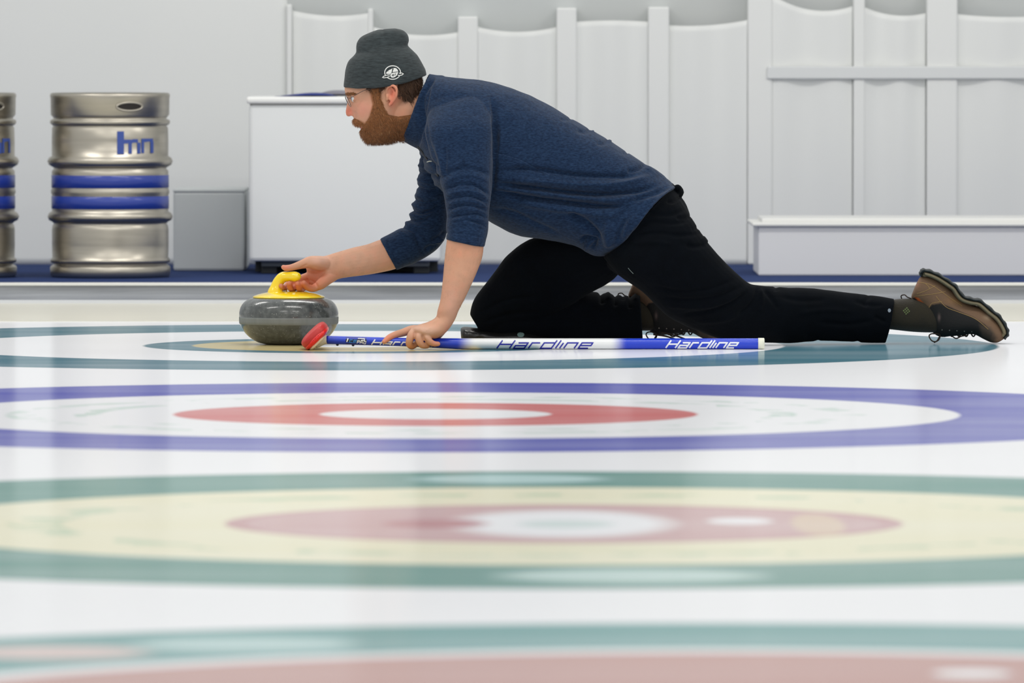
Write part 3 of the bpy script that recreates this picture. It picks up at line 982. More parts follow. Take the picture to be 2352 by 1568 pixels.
parts.append(loft([(925, 205, 868, 300, HY, .055), (950, 208, 905, 318, HY, .058), (985, 225, 945, 320, HY, .05), (1020, 240, 990, 330, HY, .05)], 4, 24, 1.0))  # neck
for s in (-1, 1):
    ey = HY + s * .0775
    parts.append(worm([(888, 211, ey, 3.0), (890, 202, ey + s * .006, 3.2), (898, 197, ey + s * .012, 3.4), (906, 198, ey + s * .016, 3.5), (911.5, 206, ey + s * .017, 3.5), (911, 217, ey + s * .016, 3.5), (907, 227, ey + s * .011, 3.6),
                       (901, 235, ey + s * .005, 4.0), (896, 240, ey + s * .001, 4.2)], 4, 10))
    parts.append(worm([(901, 204, ey + s * .006, 3.2), (905, 212, ey + s * .009, 3.2), (903, 222, ey + s * .007, 3.0), (897, 229, ey + s * .004, 2.8)], 4, 10))
    c = P(901, 216, ey); parts.append(ball(c, 9 / 805, .006, 19 / 805))
    parts.append(worm([(889, 217, ey + s * .001, 3.6), (890, 223, ey + s * .003, 3.4), (889, 229, ey, 3.2)], 3, 8))        # tragus
    # brow and cheek
    parts.append(worm([(799, 216.5, HY + s * .018, 5.0), (802, 216, HY + s * .030, 5.0), (811, 218, HY + s * .043, 4.2)], 3, 10))
    # upper and lower eyelids
    parts.append(worm([(803.5, 224, HY + s * .019, 2.2), (804.5, 220.8, HY + s * .030, 2.5), (810.5, 221.3, HY + s * .0405, 2.5), (820, 226, HY + s * .047, 2.0)], 4, 8))
    parts.append(worm([(804.5, 227, HY + s * .019, 2.0), (806.5, 230.8, HY + s * .030, 2.3), (812, 230.5, HY + s * .041, 2.3), (820, 227, HY + s * .047, 2.0)], 4, 8))
# ---- near arm, hand on the broom
parts.append(shrunk([(1030, 262, 1090, 255, 23.90, .04), (1005, 310, 1110, 305, 23.81, .06), N_ARM[2], N_ARM[3], N_ARM[5]], .80))
parts.append(loft([(1036, 490, 1111, 490, 23.72, .044), (1031, 520, 1112, 524, 23.715, .046), (1026, 552, 1111, 566, 23.712, .0515), (1021, 597, 1106, 597, 23.71, .047), (1017, 642, 1089, 640, 23.70, .042), (1012, 685, 1068, 685, 23.695, .035),
                   (1005, 712, 1054, 712, 23.69, .030), (1001, 728, 1046, 732, 23.69, .028), (985, 738, 1034, 752, 23.685, .031), (966, 744, 1020, 767, 23.68, .035), (950, 749, 1002, 777, 23.68, .036), (941, 754, 985, 778, 23.685, .030)], 4, 26, 0.95))
NF = [[(958, 757, 23.715, 11), (944, 757.5, 23.72, 10.5), (926, 763.5, 23.715, 9.3), (910, 768, 23.705, 8.4), (894, 775, 23.692, 7.4), (882.5, 784.5, 23.68, 5.6)],
      [(962, 759, 23.685, 11), (948, 765, 23.668, 9.8), (941.5, 778, 23.662, 8.8), (940, 790, 23.667, 8.2), (947, 795, 23.678, 7.4), (957, 789, 23.682, 6.4)],
      [(974, 762, 23.672, 10.5), (962, 773, 23.658, 9.0), (964, 785, 23.656, 8.3), (970.5, 792.5, 23.66, 7.8), (981, 793.5, 23.668, 6.8)],
      [(990, 764, 23.668, 10.5), (981, 774, 23.655, 9.0), (987, 784, 23.653, 8.0), (996, 789, 23.658, 6.8), (1006, 789.5, 23.666, 5.6)],
      [(1012, 758, 23.70, 13), (1002, 772, 23.72, 10.5), (992, 781, 23.73, 9.5), (984, 788, 23.735, 8.0)]]
for f in NF: parts.append(worm(f, 5, 16))
# ---- far arm, hand on the stone handle
parts.append(shrunk(F_ARM[:-1], .76))
parts.append(loft([(945, 540, 970, 578, 24.165, .034), (908, 546, 938, 604, 24.16, .042), (876, 549.5, 907, 618, 24.15, .047), (843, 561, 862, 628, 24.14, .043), (812, 568, 828, 633, 24.135, .038), (786, 575.5, 800, 636.5, 24.13, .033),
                   (764, 582, 777, 641, 24.13, .029), (748, 587, 762, 650, 24.13, .027), (731, 590, 746, 661, 24.132, .024), (715, 600, 728, 668, 24.135, .018), (702, 612, 714, 664, 24.138, .014)], 4, 26, 0.95))
FF = [[(744, 606, 24.115, 18), (728, 604, 24.10, 17), (712, 602.5, 24.095, 14.5), (697, 606, 24.092, 11), (682, 610.5, 24.09, 8.8), (668, 614.5, 24.087, 7.6), (657, 615.5, 24.084, 7.2), (651, 613.5, 24.083, 5.6)],   # thumb
      [(712, 632, 24.14, 9), (690, 640, 24.15, 8.5), (668, 649, 24.145, 8), (655, 660, 24.125, 7.2), (648, 660, 24.10, 6.6), (645.5, 656.5, 24.085, 6.0)],      # index
      [(716, 640, 24.145, 9), (700, 648, 24.15, 8.8), (682, 658, 24.14, 8.2), (670, 663, 24.115, 7.4), (667, 661, 24.09, 7.4), (664.5, 651.5, 24.072, 6.6)],
      [(720, 645, 24.145, 9), (706, 654, 24.148, 8.8), (694, 662, 24.135, 8.2), (688.5, 664, 24.11, 7.4), (687, 661, 24.085, 7.4), (684, 652, 24.068, 6.7)],
      [(735, 650, 24.135, 10), (728, 659, 24.115, 9), (717, 662, 24.10, 8.4), (706, 659, 24.085, 7.8), (698, 650, 24.07, 6.6)]]
for f in FF: parts.append(worm(f, 5, 16))
parts.append(worm([(764, 634, 24.12, 13), (748, 643, 24.11, 13.5), (736, 653, 24.108, 12.5), (726, 658, 24.11, 9)], 4, 16))   # heel of the hand
# ---- trunk and legs under the clothes
parts.append(shrunk(TORSO[1:], .80)); parts.append(shrunk(T_HIP, .80)); parts.append(shrunk(T_NEAR[:-1], .74)); parts.append(shrunk(T_FAR, .78)); parts.append(shrunk(T_SHIN[:-1], .68))
parts.append(shrunk([(1010, 200, 985, 320, 23.97, .06), (1060, 190, 1010, 380, 23.97, .12), (1110, 190, 1040, 440, 23.97, .16)], .8))
for dx, dy, yy in ((0, 0, 24.15), (-650, -4, 24.235)):
    parts.append(worm([(1985 + dx, 735 + dy, yy, 26), (2060 + dx, 722 + dy, yy, 22), (2110 + dx, 715 + dy, yy, 18), (2145 + dx, 706 + dy, yy, 17), (2190 + dx, 722 + dy, yy, 17), (2240 + dx, 742 + dy, yy, 13), (2270 + dx, 755 + dy, yy, 9)], 4, 16))
body = fuse(parts, VB, 3, 0.5)
push(body, [(P(806, 226, HY + s * .032), .0095, -.0075, None) for s in (-1, 1)] + [(P(838, 246, HY + s * .064), .018, .002, None) for s in (-1, 1)]
     + [(P(807, 268, HY + s * .010), .0035, .0035, (0, 0, 1)) for s in (-1, 1)] + [(P(836, 212, HY + s * .07), .014, -.0015, None) for s in (-1, 1)] + [(P(897, 218, HY + s * .086), .0035, -.007, (0, s, 0)) for s in (-1, 1)]
     + [(P(901, 212, HY + s * .088), .0035, -.003, (0, s, 0)) for s in (-1, 1)])
# tendons, knuckles, palm creases, wrist crease
folds(body, [([(812, 256), (819, 262), (821, 272)], 2.5, -1.3), ([(805, 233), (813, 237), (822, 235)], 2.2, -0.9), ([(818, 268), (826, 276)], 3, -.8), ([(1003, 727), (1010, 731)], 2.2, -1.8), ([(700, 618), (715, 628), (735, 628), (750, 620)], 4, -3.2), ([(708, 642), (722, 648), (732, 662)], 2.2, -1.8),
             ([(975, 745), (962, 756)], 3, 0.8), ([(990, 750), (978, 760)], 3, 0.8), ([(688, 616), (700, 610), (706, 606)], 2.5, -1.5), ([(718, 612), (745, 618), (765, 622)], 3, -1.0),
             ([(950, 760), (952, 772), (951, 784)], 2.4, -2.0), ([(968, 768), (974, 778), (981, 788)], 2.2, -2.0), ([(978, 768), (986, 776), (994, 780)], 1.6, -.6)])
co = coords(body); q = pix(co)
SK = (204, 152, 122)
cols = paint(q, SK, [
    ('blob', 800, 257, 13, 13, (212, 110, 88), .75), ('blob', 836, 250, 22, 20, (222, 148, 128), .6), ('blob', 810, 214, 20, 8, (228, 176, 146), .5),
    ('blob', 902, 216, 11, 24, (226, 118, 92), .75), ('blob', 900, 212, 4, 7, (178, 90, 66), .55), ('blob', 898, 237, 6, 7, (224, 100, 84), .6), ('blob', 880, 232, 14, 20, (232, 180, 140), .4),  # includes the ear canal, its shade darkened into the skin colour
    ('blob', 812, 226, 12, 7, (196, 132, 100), .35), ('blob', 925, 270, 20, 30, (204, 138, 104), .5),
    ('blob', 730, 635, 42, 22, (206, 118, 88), .65), ('blob', 670, 655, 32, 12, (206, 112, 76), .8), ('blob', 700, 655, 30, 14, (210, 112, 84), .6), ('blob', 656, 614, 14, 8, (228, 128, 104), .7),
    ('blob', 735, 598, 26, 8, (232, 192, 176), .5), ('blob', 820, 600, 60, 26, (208, 166, 142), .5), ('blob', 756, 615, 14, 12, (198, 160, 138), .5),
    ('blob', 890, 777, 18, 12, (226, 132, 104), .7), ('blob', 945, 796, 14, 7, (220, 150, 96), .6), ('blob', 1002, 786, 12, 8, (220, 140, 122), .6), ('blob', 1030, 758, 10, 14, (220, 140, 116), .6),
    ('blob', 1065, 575, 40, 16, (222, 158, 124), .6), ('blob', 1035, 690, 20, 40, (222, 168, 146), .5), ('blob', 972, 758, 30, 14, (232, 190, 168), .6),
    ('poly', [(845, 196), (874, 196), (874, 228), (884, 262), (945, 276), (935, 318), (900, 330), (845, 340), (826, 325), (824, 290), (808, 290), (808, 272), (826, 276), (838, 282), (848, 268), (855, 240)], 4, (150, 92, 48), .85),
    ('poly', [(913, 190), (990, 165), (950, 225), (934, 228), (922, 220), (914, 222)], 4, (84, 56, 38), .9),
    ('blob', 828.5, 294, 3, 4, (190, 96, 90), .7),
])
# mottled skin on the forearms
mot = np.array([noise.noise(Vector(c) * 55.0) for c in co])
cols *= (1 + 0.09 * mot)[:, None] * np.array([1.0, 1.0, 1.0])[None, :]
cols[:, 1:] *= (1 - 0.10 * np.clip(mot, 0, 1))[:, None]
cols = np.clip(cols, 0, 1)
setcol(body, cols)
PB = (wx(1300, 24.0), 24.0, 0.0)
body_bvh = bvh_of(body)
body_co, body_no, body_q, body_col = coords(body), normals(body), pix(coords(body)), cols
face_keep = body
skin = mat('skin', vcol=True, rough=0.5, sss=0.12, bump=0.10, bscale=420, spec=0.4)

# ---- beard, moustache, eyebrows and hair need the head surface in world space
def hair_shell(poly, thick, soft, ymask=None):
    d = inside(body_q, poly)
    keep = (d > -1.0) & (body_co[:, 0] < wx(1000, HY)) & (np.abs(body_co[:, 1] - HY) < .11) & (body_co[:, 2] > P(0, 345, HY).z)
    if ymask is not None: keep &= ymask
    used, faces = subset(body, keep)
    w = np.clip(d[used] / soft, 0, 1)
    w = w * w * (3 - 2 * w)
    nz = np.array([noise.noise(Vector(c) * 90.0) for c in body_co[used]])
    off = -0.0012 + (thick + 0.0012) * w + 0.0012 * nz * w
    V = body_co[used] + body_no[used] * off[:, None]
    me = mesh_from(V, faces)
    return me, used
def lerp(a, b, t): return tuple(a[i] * (1 - t) + b[i] * t for i in range(3))
def grow(me, count, dirf, length, colf, width):
    polys = list(me.polygons); areas = np.array([p.area for p in polys]); pr_ = areas / areas.sum()
    pick = rng.choice(len(polys), count, p=pr_)
    items = []
    for i in pick:
        p = polys[i]; c = p.center.copy(); n = p.normal.copy()
        vs = [me.vertices[v].co for v in p.vertices]
        a, b_ = random.random(), random.random()
        c = c + (vs[0] - c) * a * .6 + (vs[1] - c) * b_ * .6
        dr, curl = dirf(c, n)
        L = length * random.uniform(.55, 1.2)
        items.append((c - n * 0.001, dr.normalized(), L, curl, colf(c, n)))
    return strands(items, width)
def R3(a): return Vector((random.uniform(-a, a), random.uniform(-a, a), random.uniform(-a, a)))
def colr(c1, c2):
    a, b_ = sl(*c1)[:3], sl(*c2)[:3]
    return lambda c, n: lerp(a, b_, random.random())

BEARD = [(846, 199), (874, 199), (876, 226), (884, 246), (893, 262), (915, 266), (965, 258), (965, 335), (845, 345), (826, 330), (822, 300), (827, 296), (833, 292), (826, 289), (806, 292), (806, 271), (816, 270), (826, 275), (837, 284), (846, 270), (853, 252), (857, 236), (853, 215)]
bsh, bu = hair_shell(BEARD, 0.0058, 7.0)
person = link('person', body, skin, base=PB)
tag(person, 'bearded man in grey beanie and blue fleece, lunging with one hand on a stone', 'person')

hairm = mat('hair_strands', vcol=True, rough=0.6)
bd_base = mat('beard_base', (140, 88, 46), 0.8, nscale=150, namt=0.8, ncol=(92, 56, 28), bump=0.8, bscale=500)
bstr_mesh = None
def beard_dir(c, n):
    qx = pix([c])[0]
    d = n * 0.55 + Vector((0.12 if qx[0] > 850 else -0.18, 0, -1.0)) * 0.9 + R3(.3)
    return d, Vector((0.25 if qx[0] > 860 else 0.1, 0, -0.1)) + R3(.12)
def beard_col(c, n):
    qx = pix([c])[0]
    t = max(0, min(1, (qx[1] - 262) / 60 + (qx[0] - 870) / 160)) * .8 + random.uniform(-.35, .35); t = max(0, min(1, t))
    a = sl(162, 104, 56)[:3]; b_ = sl(102, 68, 42)[:3]
    if random.random() < .04: return sl(190, 146, 100)[:3]
    return lerp(a, b_, t)
bs = grow(bsh, 9000, beard_dir, 0.0085, beard_col, 0.00030)
beard = link('beard', bsh, bd_base, person)
beard['label'] = 'ginger brown full beard with moustache and sideburns'
bst = link('beard_hair', bs, hairm, beard, smooth=False); tag(bst, kind='stuff')

HAIR = [(912, 180), (1000, 160), (975, 200), (952, 226), (945, 240), (936, 232), (930, 236), (922, 222), (914, 224), (913, 205)]
hsh, _ = hair_shell(HAIR, 0.005, 5.0)
hs = grow(hsh, 3500, lambda c, n: (n * .35 + Vector((0.25, 0, -1.0)) + R3(.25), R3(.1)), 0.014, colr((112, 78, 52), (52, 34, 24)), 0.00032)
SIDE = [(838, 190), (885, 190), (886, 203), (874, 214), (853, 212), (840, 206)]
hair = link('hair', hsh, mat('hair_base', (74, 50, 34), 0.8, nscale=160, namt=.6, ncol=(40, 28, 20), bump=.8, bscale=500), person)
hair['label'] = 'short brown hair at the nape'
tag(link('hair_strands', hs, hairm, hair, smooth=False), kind='stuff')
for s in (-1, 1):
    ssh, _ = hair_shell(SIDE, 0.003, 4.0, (body_co[:, 1] - HY) * s > 0)
    ss = grow(ssh, 450, lambda c, n: (n * .3 + Vector((0.1, 0, -1.0)) + R3(.25), R3(.1)), 0.010, colr((120, 82, 50), (60, 40, 26)), 0.0003)
    sd = link('temple_hair', ssh, bpy.data.materials['hair_base'], person); tag(link('hair_strands', ss, hairm, sd, smooth=False), kind='stuff')
for s in (-1, 1):
    BRW = [(788, 212), (812, 211), (824, 215), (818, 219.5), (788, 220.5)]
    try:
        m_ = (body_co[:, 1] - HY) * s
        eb, _ = hair_shell(BRW, 0.0018, 3.0, (m_ > .009) & (m_ < .058))
        es = grow(eb, 320, lambda c, n: (n * .5 + Vector((0.6, s * .6, 0.15)) + R3(.25), R3(.1)), 0.006, colr((176, 122, 74), (104, 70, 42)), 0.00028)
        e = link('eyebrow', eb, bd_base, person); tag(link('eyebrow_hair', es, hairm, e, smooth=False), kind='stuff')
    except Exception as ex: print('brow', ex)
# arm hair
def limb_hair(polyg, ylo, yhi, count, dirv, name='arm_hair'):
    d = inside(body_q, polyg)
    keep = (d > 0) & (body_co[:, 1] > ylo) & (body_co[:, 1] < yhi)
    used, faces = subset(body_w, keep)
    me = mesh_from(body_co[used], faces)
    st = grow(me, count, lambda c, n: (n * .45 + dirv + R3(.35), R3(.15)), 0.007, colr((170, 122, 92), (126, 84, 60)), 0.00010)
    bpy.data.meshes.remove(me)
    tag(link(name, st, hairm, person, smooth=False), kind='stuff')
body_w = body.copy(); body_w.transform(Matrix.Translation(Vector(PB)))
limb_hair([(1022, 560), (1110, 572), (1062, 705), (1005, 722), (1014, 680)], 23.6, 23.8, 1100, Vector((-.2, 0, -1)))
limb_hair([(878, 552), (905, 618), (785, 638), (760, 620), (762, 583)], 24.05, 24.25, 900, Vector((-1, 0, -.4)))

# ---- eyes
for s in (-1, 1):
    c = P(815.5, 225.8, HY + s * .030)
    v, f = ball(c, .0120, .0120, .0120, 32, 24)
    me = mesh_from(v, f)
    ax = Vector((-1, s * 0.10 - .0, -0.08)).normalized()
    cc = []
    for p in me.vertices:
        t = (p.co - c).normalized().dot(ax)
        if t > .965: col = sl(14, 16, 20)
        elif t > .86: col = sl(92, 124, 150)
        elif t > .83: col = sl(50, 62, 76)
        else: col = sl(226, 222, 220)
        cc.append(col[:3])
    setcol(me, np.array(cc))
    link('eye', me, bpy.data.materials.get('eye_wet') or mat('eye_wet', vcol=True, rough=0.12, coat=0.6), person)

# ---- spectacles
gl = empty('glasses', (0, 0, 0)); gl.parent = person
wire = mat('wire_rim', (96, 84, 80), 0.3, metal=0.8)
def W3(rows, k=3, n=8): 
    v, f = worm3(rows, k, n); return v, f
gparts = []; lens = []
for s in (-1, 1):
    c0 = Vector(P(799.5, 232.5, HY + s * .033))
    upv = (Vector(P(793.5, 219, HY)) - Vector(P(806, 246, HY))).normalized()
    sv = Vector((0.14, s * 1.0, 0)).normalized()
    ring = []
    for j in range(28):
        a = 2 * math.pi * j / 28
        ca_, sa_ = math.cos(a), math.sin(a)
        ca_ = math.copysign(abs(ca_) ** .8, ca_); sa_ = math.copysign(abs(sa_) ** .8, sa_)
        ring.append(c0 + sv * (.025 * ca_) + upv * (.0168 * sa_))
    gparts.append(worm3([[*p, .00065] for p in ring + ring[:2]], 1, 8))
    lens.append((ring, c0))
    hinge = c0 + sv * .026 + upv * .008
    gparts.append(worm3([[*hinge, .0008], [*(hinge + Vector((.003, s * .003, .000))), .0008], [*P(824, 214, HY + s * .070), .0008], [*P(842, 206, HY + s * .079), .0008], [*P(880, 199, HY + s * .081), .0008]], 3, 8))
a = lens[0][1] + Vector((-.001, .012, .009)); b_ = lens[1][1] + Vector((-.001, -.012, .009))
gparts.append(worm3([[*a, .0009], [*((a + b_) / 2 + Vector((-.003, 0, .002))), .0009], [*b_, .0009]], 4, 8))
link('frame', solid(gparts), wire, gl)
glass = bpy.data.materials.new('lens_glass'); glass.use_nodes = True
g_ = glass.node_tree.nodes['Principled BSDF']; g_.inputs['Alpha'].default_value = 0.12; g_.inputs['Roughness'].default_value = 0.03; g_.inputs['Base Color'].default_value = (0.8, 0.85, 0.88, 1)
for ring, c0 in lens:
    n = len(ring); upv = Vector((-.0006, 0, 0))
    V = [c0 + upv] + ring + [c0 - upv] + [p + Vector((.0006, 0, 0)) for p in ring]
    Fc = [(0, 1 + j, 1 + (j + 1) % n) for j in range(n)] + [(n + 1, n + 2 + (j + 1) % n, n + 2 + j) for j in range(n)] + [(1 + j, n + 2 + j, n + 2 + (j + 1) % n, 1 + (j + 1) % n) for j in range(n)]
    me = mesh_from(V, Fc); fix_normals(me)
    link('lens', me, glass, gl)

# ---- beanie
HAT = [(789.5, 200, 980, 173, HY, .0945, 13), (789.3, 196, 980, 170, HY, .0955, 12), (790.5, 182, 978, 160, HY, .0955, 8), (792.5, 162, 973, 150, HY, .094, 3),
       (800, 141, 966, 138, HY, .088), (811, 129, 958, 126, HY, .080), (817.5, 120, 944, 113, HY, .069), (818, 108, 936.5, 104, HY, .061), (821, 96, 939, 93, HY, .058), (831, 84, 936, 80, HY, .052), (849, 75, 925, 70, HY, .042), (868, 68, 908, 66, HY, .026)]
hat = fuse([loft(HAT, 4, 48, 0.95)], 0.0026, 3)
folds(hat, [([(877, 66), (882, 80), (889, 96)], 3.5, -2.0, 'a'), ([(818, 121), (835, 118), (850, 121)], 6, -2.5), ([(936, 106), (920, 108), (905, 104)], 6, -3.0), ([(900, 100), (925, 108), (950, 122)], 7, 1.6)])
wobble(hat, 22, 0.0018, 3.0)
hat_bvh = bvh_of(hat)
hm = mat('heather_grey', (46, 51, 52), 0.95, spec=0.15, sheen=0.12, nscale=55, namt=0.55, ncol=(76, 84, 86), stretch=(1, 1, 5.5), bump=0.35, bscale=420, bstretch=(1, 1, 3))
beanie = link('beanie', hat, hm, person); beanie['label'] = 'heather grey knitted beanie'
d = Decals(hat_bvh, .0009)
def EM(x, y): return (860 + x / 22.4, 130 + y / 22.4)
d.stroke([EM(935 + 405 * math.cos(a), 820 + 345 * math.sin(a)) for a in [math.radians(t) for t in range(150, 375, 6)]], 2.0)
d.stroke([EM(935 + 405 * math.cos(a), 820 + 345 * math.sin(a)) for a in [math.radians(t) for t in range(30, 135, 6)]], 2.0)
d.stroke([EM(*p) for p in ((790, 935), (620, 960), (470, 1010), (420, 1070), (480, 1092), (620, 1075), (790, 1010))], 1.7)
d.stroke([EM(*p) for p in ((1260, 855), (1400, 845), (1480, 885), (1430, 935), (1330, 970), (1200, 960))], 1.8)
d.stroke([EM(*p) for p in ((640, 1060), (700, 1090), (760, 1115))], 1.8)
d.fill([EM(*p) for p in ((590, 850), (640, 780), (740, 700), (850, 650), (930, 600), (900, 720), (885, 790), (870, 830), (820, 895), (700, 895), (620, 885))])
d.fill([EM(*p) for p in ((975, 590), (1080, 590), (1160, 640), (1205, 720), (1215, 770), (1130, 770), (1040, 785), (935, 800), (945, 730), (985, 650))])
d.fill([EM(*p) for p in ((880, 850), (980, 825), (1120, 805), (1215, 790), (1200, 880), (1140, 980), (1060, 1050), (960, 1085), (870, 1075), (820, 1010), (820, 930))])
link('emblem', d.mesh(), mat('emblem_white', (226, 226, 220), 0.6), beanie)['label'] = 'white round emblem on the side'
d = Decals(hat_bvh, .0014)
for pl in ([(890, 990), (930, 910)], [(930, 910), (935, 1000)], [(950, 960), (980, 900), (960, 1020)], [(1000, 900), (1010, 980)], [(1040, 900), (1100, 880), (1060, 970)]):
    d.stroke([EM(*p) for p in pl], 1.0)
d.stroke([EM(690, 755), EM(715, 745)], 1.2)
link('emblem_detail', d.mesh(), mat('emblem_dark', (60, 64, 64), 0.8), beanie)
# ---- blue fleece
hem = [(1552, 430, 1429, 577, 23.97, .188, -25)]
ncl = N_CUFF
fcl = F_ARM
collar = [(1018, 172, 990, 360, 23.97, .13), (1003, 171, 962, 344, 23.97, .105), (992, 169, 938, 332, 23.97, .088), (984, 168, 922, 321, 23.97, .080), (986, 174, 926, 316, 23.97, .072), (998, 180, 948, 322, 23.97, .07)]
FARSH = [(1000, 215, 1080, 215, 24.05, .07), (990, 240, 1085, 250, 24.09, .08), (975, 280, 1070, 300, 24.11, .08)]
sw = fuse([loft(TORSO + hem, 5, 48, 0.88), loft([(1030, 225, 1090, 215, 23.96, .03), (1003, 232, 1108, 212, 23.885, .066)] + N_ARM[1:-1] + ncl, 5, 36, 0.93), loft(fcl, 5, 36, 0.93), loft(collar, 4, 40, 0.95), loft(FARSH, 3, 30)], 0.0030, 6)
SEAM = [(1135, 352), (1165, 358), (1200, 370), (1240, 392), (1262, 401)]
FS = [
    # long folds from the armhole to the hem
    ([(1136, 398), (1190, 388), (1250, 392), (1330, 402), (1420, 404), (1485, 396)], 6.5, -4.5), ([(1150, 410), (1240, 416), (1340, 424), (1430, 422), (1500, 402)], 7, 4.5),
    ([(1134, 421), (1200, 428), (1290, 440), (1380, 446), (1460, 438), (1525, 420)], 6, -6), ([(1134, 430), (1210, 438), (1300, 450), (1400, 460), (1470, 452)], 5, 3.5),
    ([(1133, 437), (1200, 452), (1280, 462), (1370, 472), (1445, 473)], 5.5, -6), ([(1180, 462), (1280, 478), (1360, 490), (1430, 492)], 8, 3.5),
    ([(1128, 478), (1180, 490), (1230, 512), (1290, 540)], 6, -2.5), ([(1300, 488), (1345, 512), (1372, 538), (1374, 562)], 8, -6), ([(1330, 552), (1350, 548), (1366, 556), (1358, 572)], 6, -6),
    ([(1340, 566), (1352, 562), (1345, 576)], 5, 4), ([(1400, 500), (1395, 530), (1400, 570)], 10, 5), ([(1440, 500), (1425, 530), (1415, 560)], 7, -3), ([(1462, 490), (1440, 520), (1432, 552)], 6, 2.5),
    ([(1450, 462), (1480, 452), (1510, 440), (1540, 425)], 6, -3.5), ([(1480, 385), (1510, 395), (1535, 405)], 7, 3), ([(1380, 520), (1420, 500), (1450, 470)], 7, -2.5),
    ([(1363, 296), (1345, 302), (1325, 300)], 5, -3, 'a'), ([(1358, 293), (1366, 300)], 5, 4, 'a'), ([(1400, 323), (1385, 330), (1370, 328)], 5, -3, 'a'), ([(1398, 320), (1404, 326)], 5, 3, 'a'), ([(1316, 270), (1300, 276), (1285, 272)], 4, -2, 'a'),
    ([(1445, 350), (1430, 352)], 4, -2, 'a'), ([(1484, 375), (1466, 388), (1440, 392)], 5, -3),
    # hem stitching
    ([(1549, 445), (1522, 462), (1478, 488), (1462, 515), (1446, 548), (1424, 572), (1398, 582), (1372, 582)], 2.5, -1.0),
    # armhole
    ([(1126, 215), (1136, 260), (1140, 330), (1136, 400), (1130, 450)], 6, -8), ([(1144, 282), (1142, 330)], 5, -2.5), ([(1150, 300), (1146, 340), (1138, 380)], 5, 2.0),
    # shoulder pull lines
    ([(990, 236), (1012, 224), (1040, 222), (1070, 224)], 8, -1.2), ([(985, 262), (1000, 240), (1025, 232)], 9, 1.2), ([(980, 320), (995, 350), (1008, 395)], 5, -3), ([(1000, 330), (1010, 365), (1018, 400)], 4, 2.2),
    ([(1022, 335), (1024, 370), (1020, 405)], 4, -2), ([(1075, 345), (1058, 372), (1038, 395)], 4, 1.8),
    ([(978, 218), (972, 255), (975, 300), (985, 345)], 7, -3), ([(1005, 172), (985, 200), (970, 235), (976, 285), (983, 340)], 4, -2.5),
    ([(950, 215), (943, 250), (940, 300)], 6, -1.5), ([(975, 200), (958, 250), (955, 300)], 6, 1.5),
    # sleeve gathers, near arm
    ([(1012, 412), (1040, 392), (1075, 385), (1105, 392), (1130, 404)], 5, -4), ([(1016, 425), (1050, 405), (1090, 404), (1128, 420)], 5, 3), ([(1020, 436), (1055, 424), (1085, 424), (1110, 436), (1128, 450)], 4, -4),
    ([(1022, 448), (1055, 440), (1090, 440), (1122, 458)], 3.4, 3), ([(1024, 462), (1050, 452), (1085, 452), (1122, 466)], 3.2, -3.4), ([(1026, 472), (1055, 462), (1090, 463), (1120, 476)], 3, 3),
    ([(1028, 482), (1060, 472), (1090, 472), (1120, 484)], 3, -3.2), ([(1030, 490), (1060, 482), (1095, 484), (1120, 494)], 3, 2.6), ([(1030, 500), (1062, 494), (1095, 490), (1120, 500)], 3, -3), ([(1030, 508), (1070, 502), (1100, 504), (1120, 512)], 3, 2.4),
    ([(1060, 500), (1090, 508), (1120, 520)], 3, -2.6), ([(1028, 518), (1070, 512), (1118, 522)], 3.4, 1.8), ([(1028, 536), (1065, 536), (1116, 548)], 2, -1.2),
    # far sleeve gathers, both sides so that the outline shows them
    ([(955, 358), (985, 368), (1010, 392)], 4, -3, 'a'), ([(955, 378), (975, 384), (1000, 400)], 4, 2.5, 'a'), ([(955, 396), (985, 400), (1020, 410)], 4, -3, 'a'), ([(955, 410), (985, 420), (1012, 424)], 4, 2.5, 'a'), ([(952, 424), (975, 436), (1010, 436)], 3.5, -3.4, 'a'),
    ([(950, 447), (975, 452), (1015, 450)], 4, 2, 'a'), ([(948, 456), (975, 466), (1010, 462)], 4, -3.2, 'a'), ([(944, 466), (970, 478), (1000, 478)], 4, 3.2, 'a'), ([(940, 478), (970, 490), (1015, 470)], 4, -4, 'a'), ([(938, 490), (965, 498), (1000, 488)], 4, 3, 'a'),
    ([(930, 498), (955, 508), (990, 500)], 4, -3, 'a'), ([(925, 508), (955, 520), (1000, 522)], 4, 2.6, 'a'), ([(920, 522), (950, 530), (985, 545)], 3.6, -2.5, 'a'), ([(912, 530), (935, 542), (960, 565)], 4, 1.8, 'a'), ([(950, 530), (962, 560), (975, 590)], 4, -2.2),
    ([(1025, 530), (1010, 545), (990, 552)], 5, -4, 'a'), ([(1018, 545), (1008, 555), (990, 562)], 4, 4, 'a'), ([(1008, 560), (990, 566), (975, 575)], 4, -3, 'a'), ([(880, 545), (900, 575), (916, 610)], 2.2, -1.2),
    (SEAM, 2.0, -1.4),
]
folds(sw, [(f[0], f[1] * 1.0, f[2] * (2.7 if f[0][0][0] > 1125 and f[1] >= 5 and len(f) == 3 and f[2] > -7 else 2.0 if f[0][0][0] < 1125 and f[1] < 4.5 else 1.5)) + tuple(f[3:]) for f in FS])
wobble(sw, 9, 0.0035, 1.0); wobble(sw, 28, 0.0012, 5.0)
sw_bvh = bvh_of(sw)
swm = mat('blue_fleece', (16, 31, 54), 1.0, sheen=0.10, spec=0.12, nscale=110, namt=0.6, ncol=(44, 67, 98), stretch=(1, 1, 2.6), bump=0.4, bscale=300)
sweater = link('sweater', sw, swm, person); sweater['label'] = 'navy blue heathered fleece pullover with stand collar'
d = Decals(sw_bvh, .0007)
d.stroke(SEAM, 0.9, smooth=True)
link('seam', d.mesh(), mat('seam_thread', (44, 66, 98), 0.9), sweater)
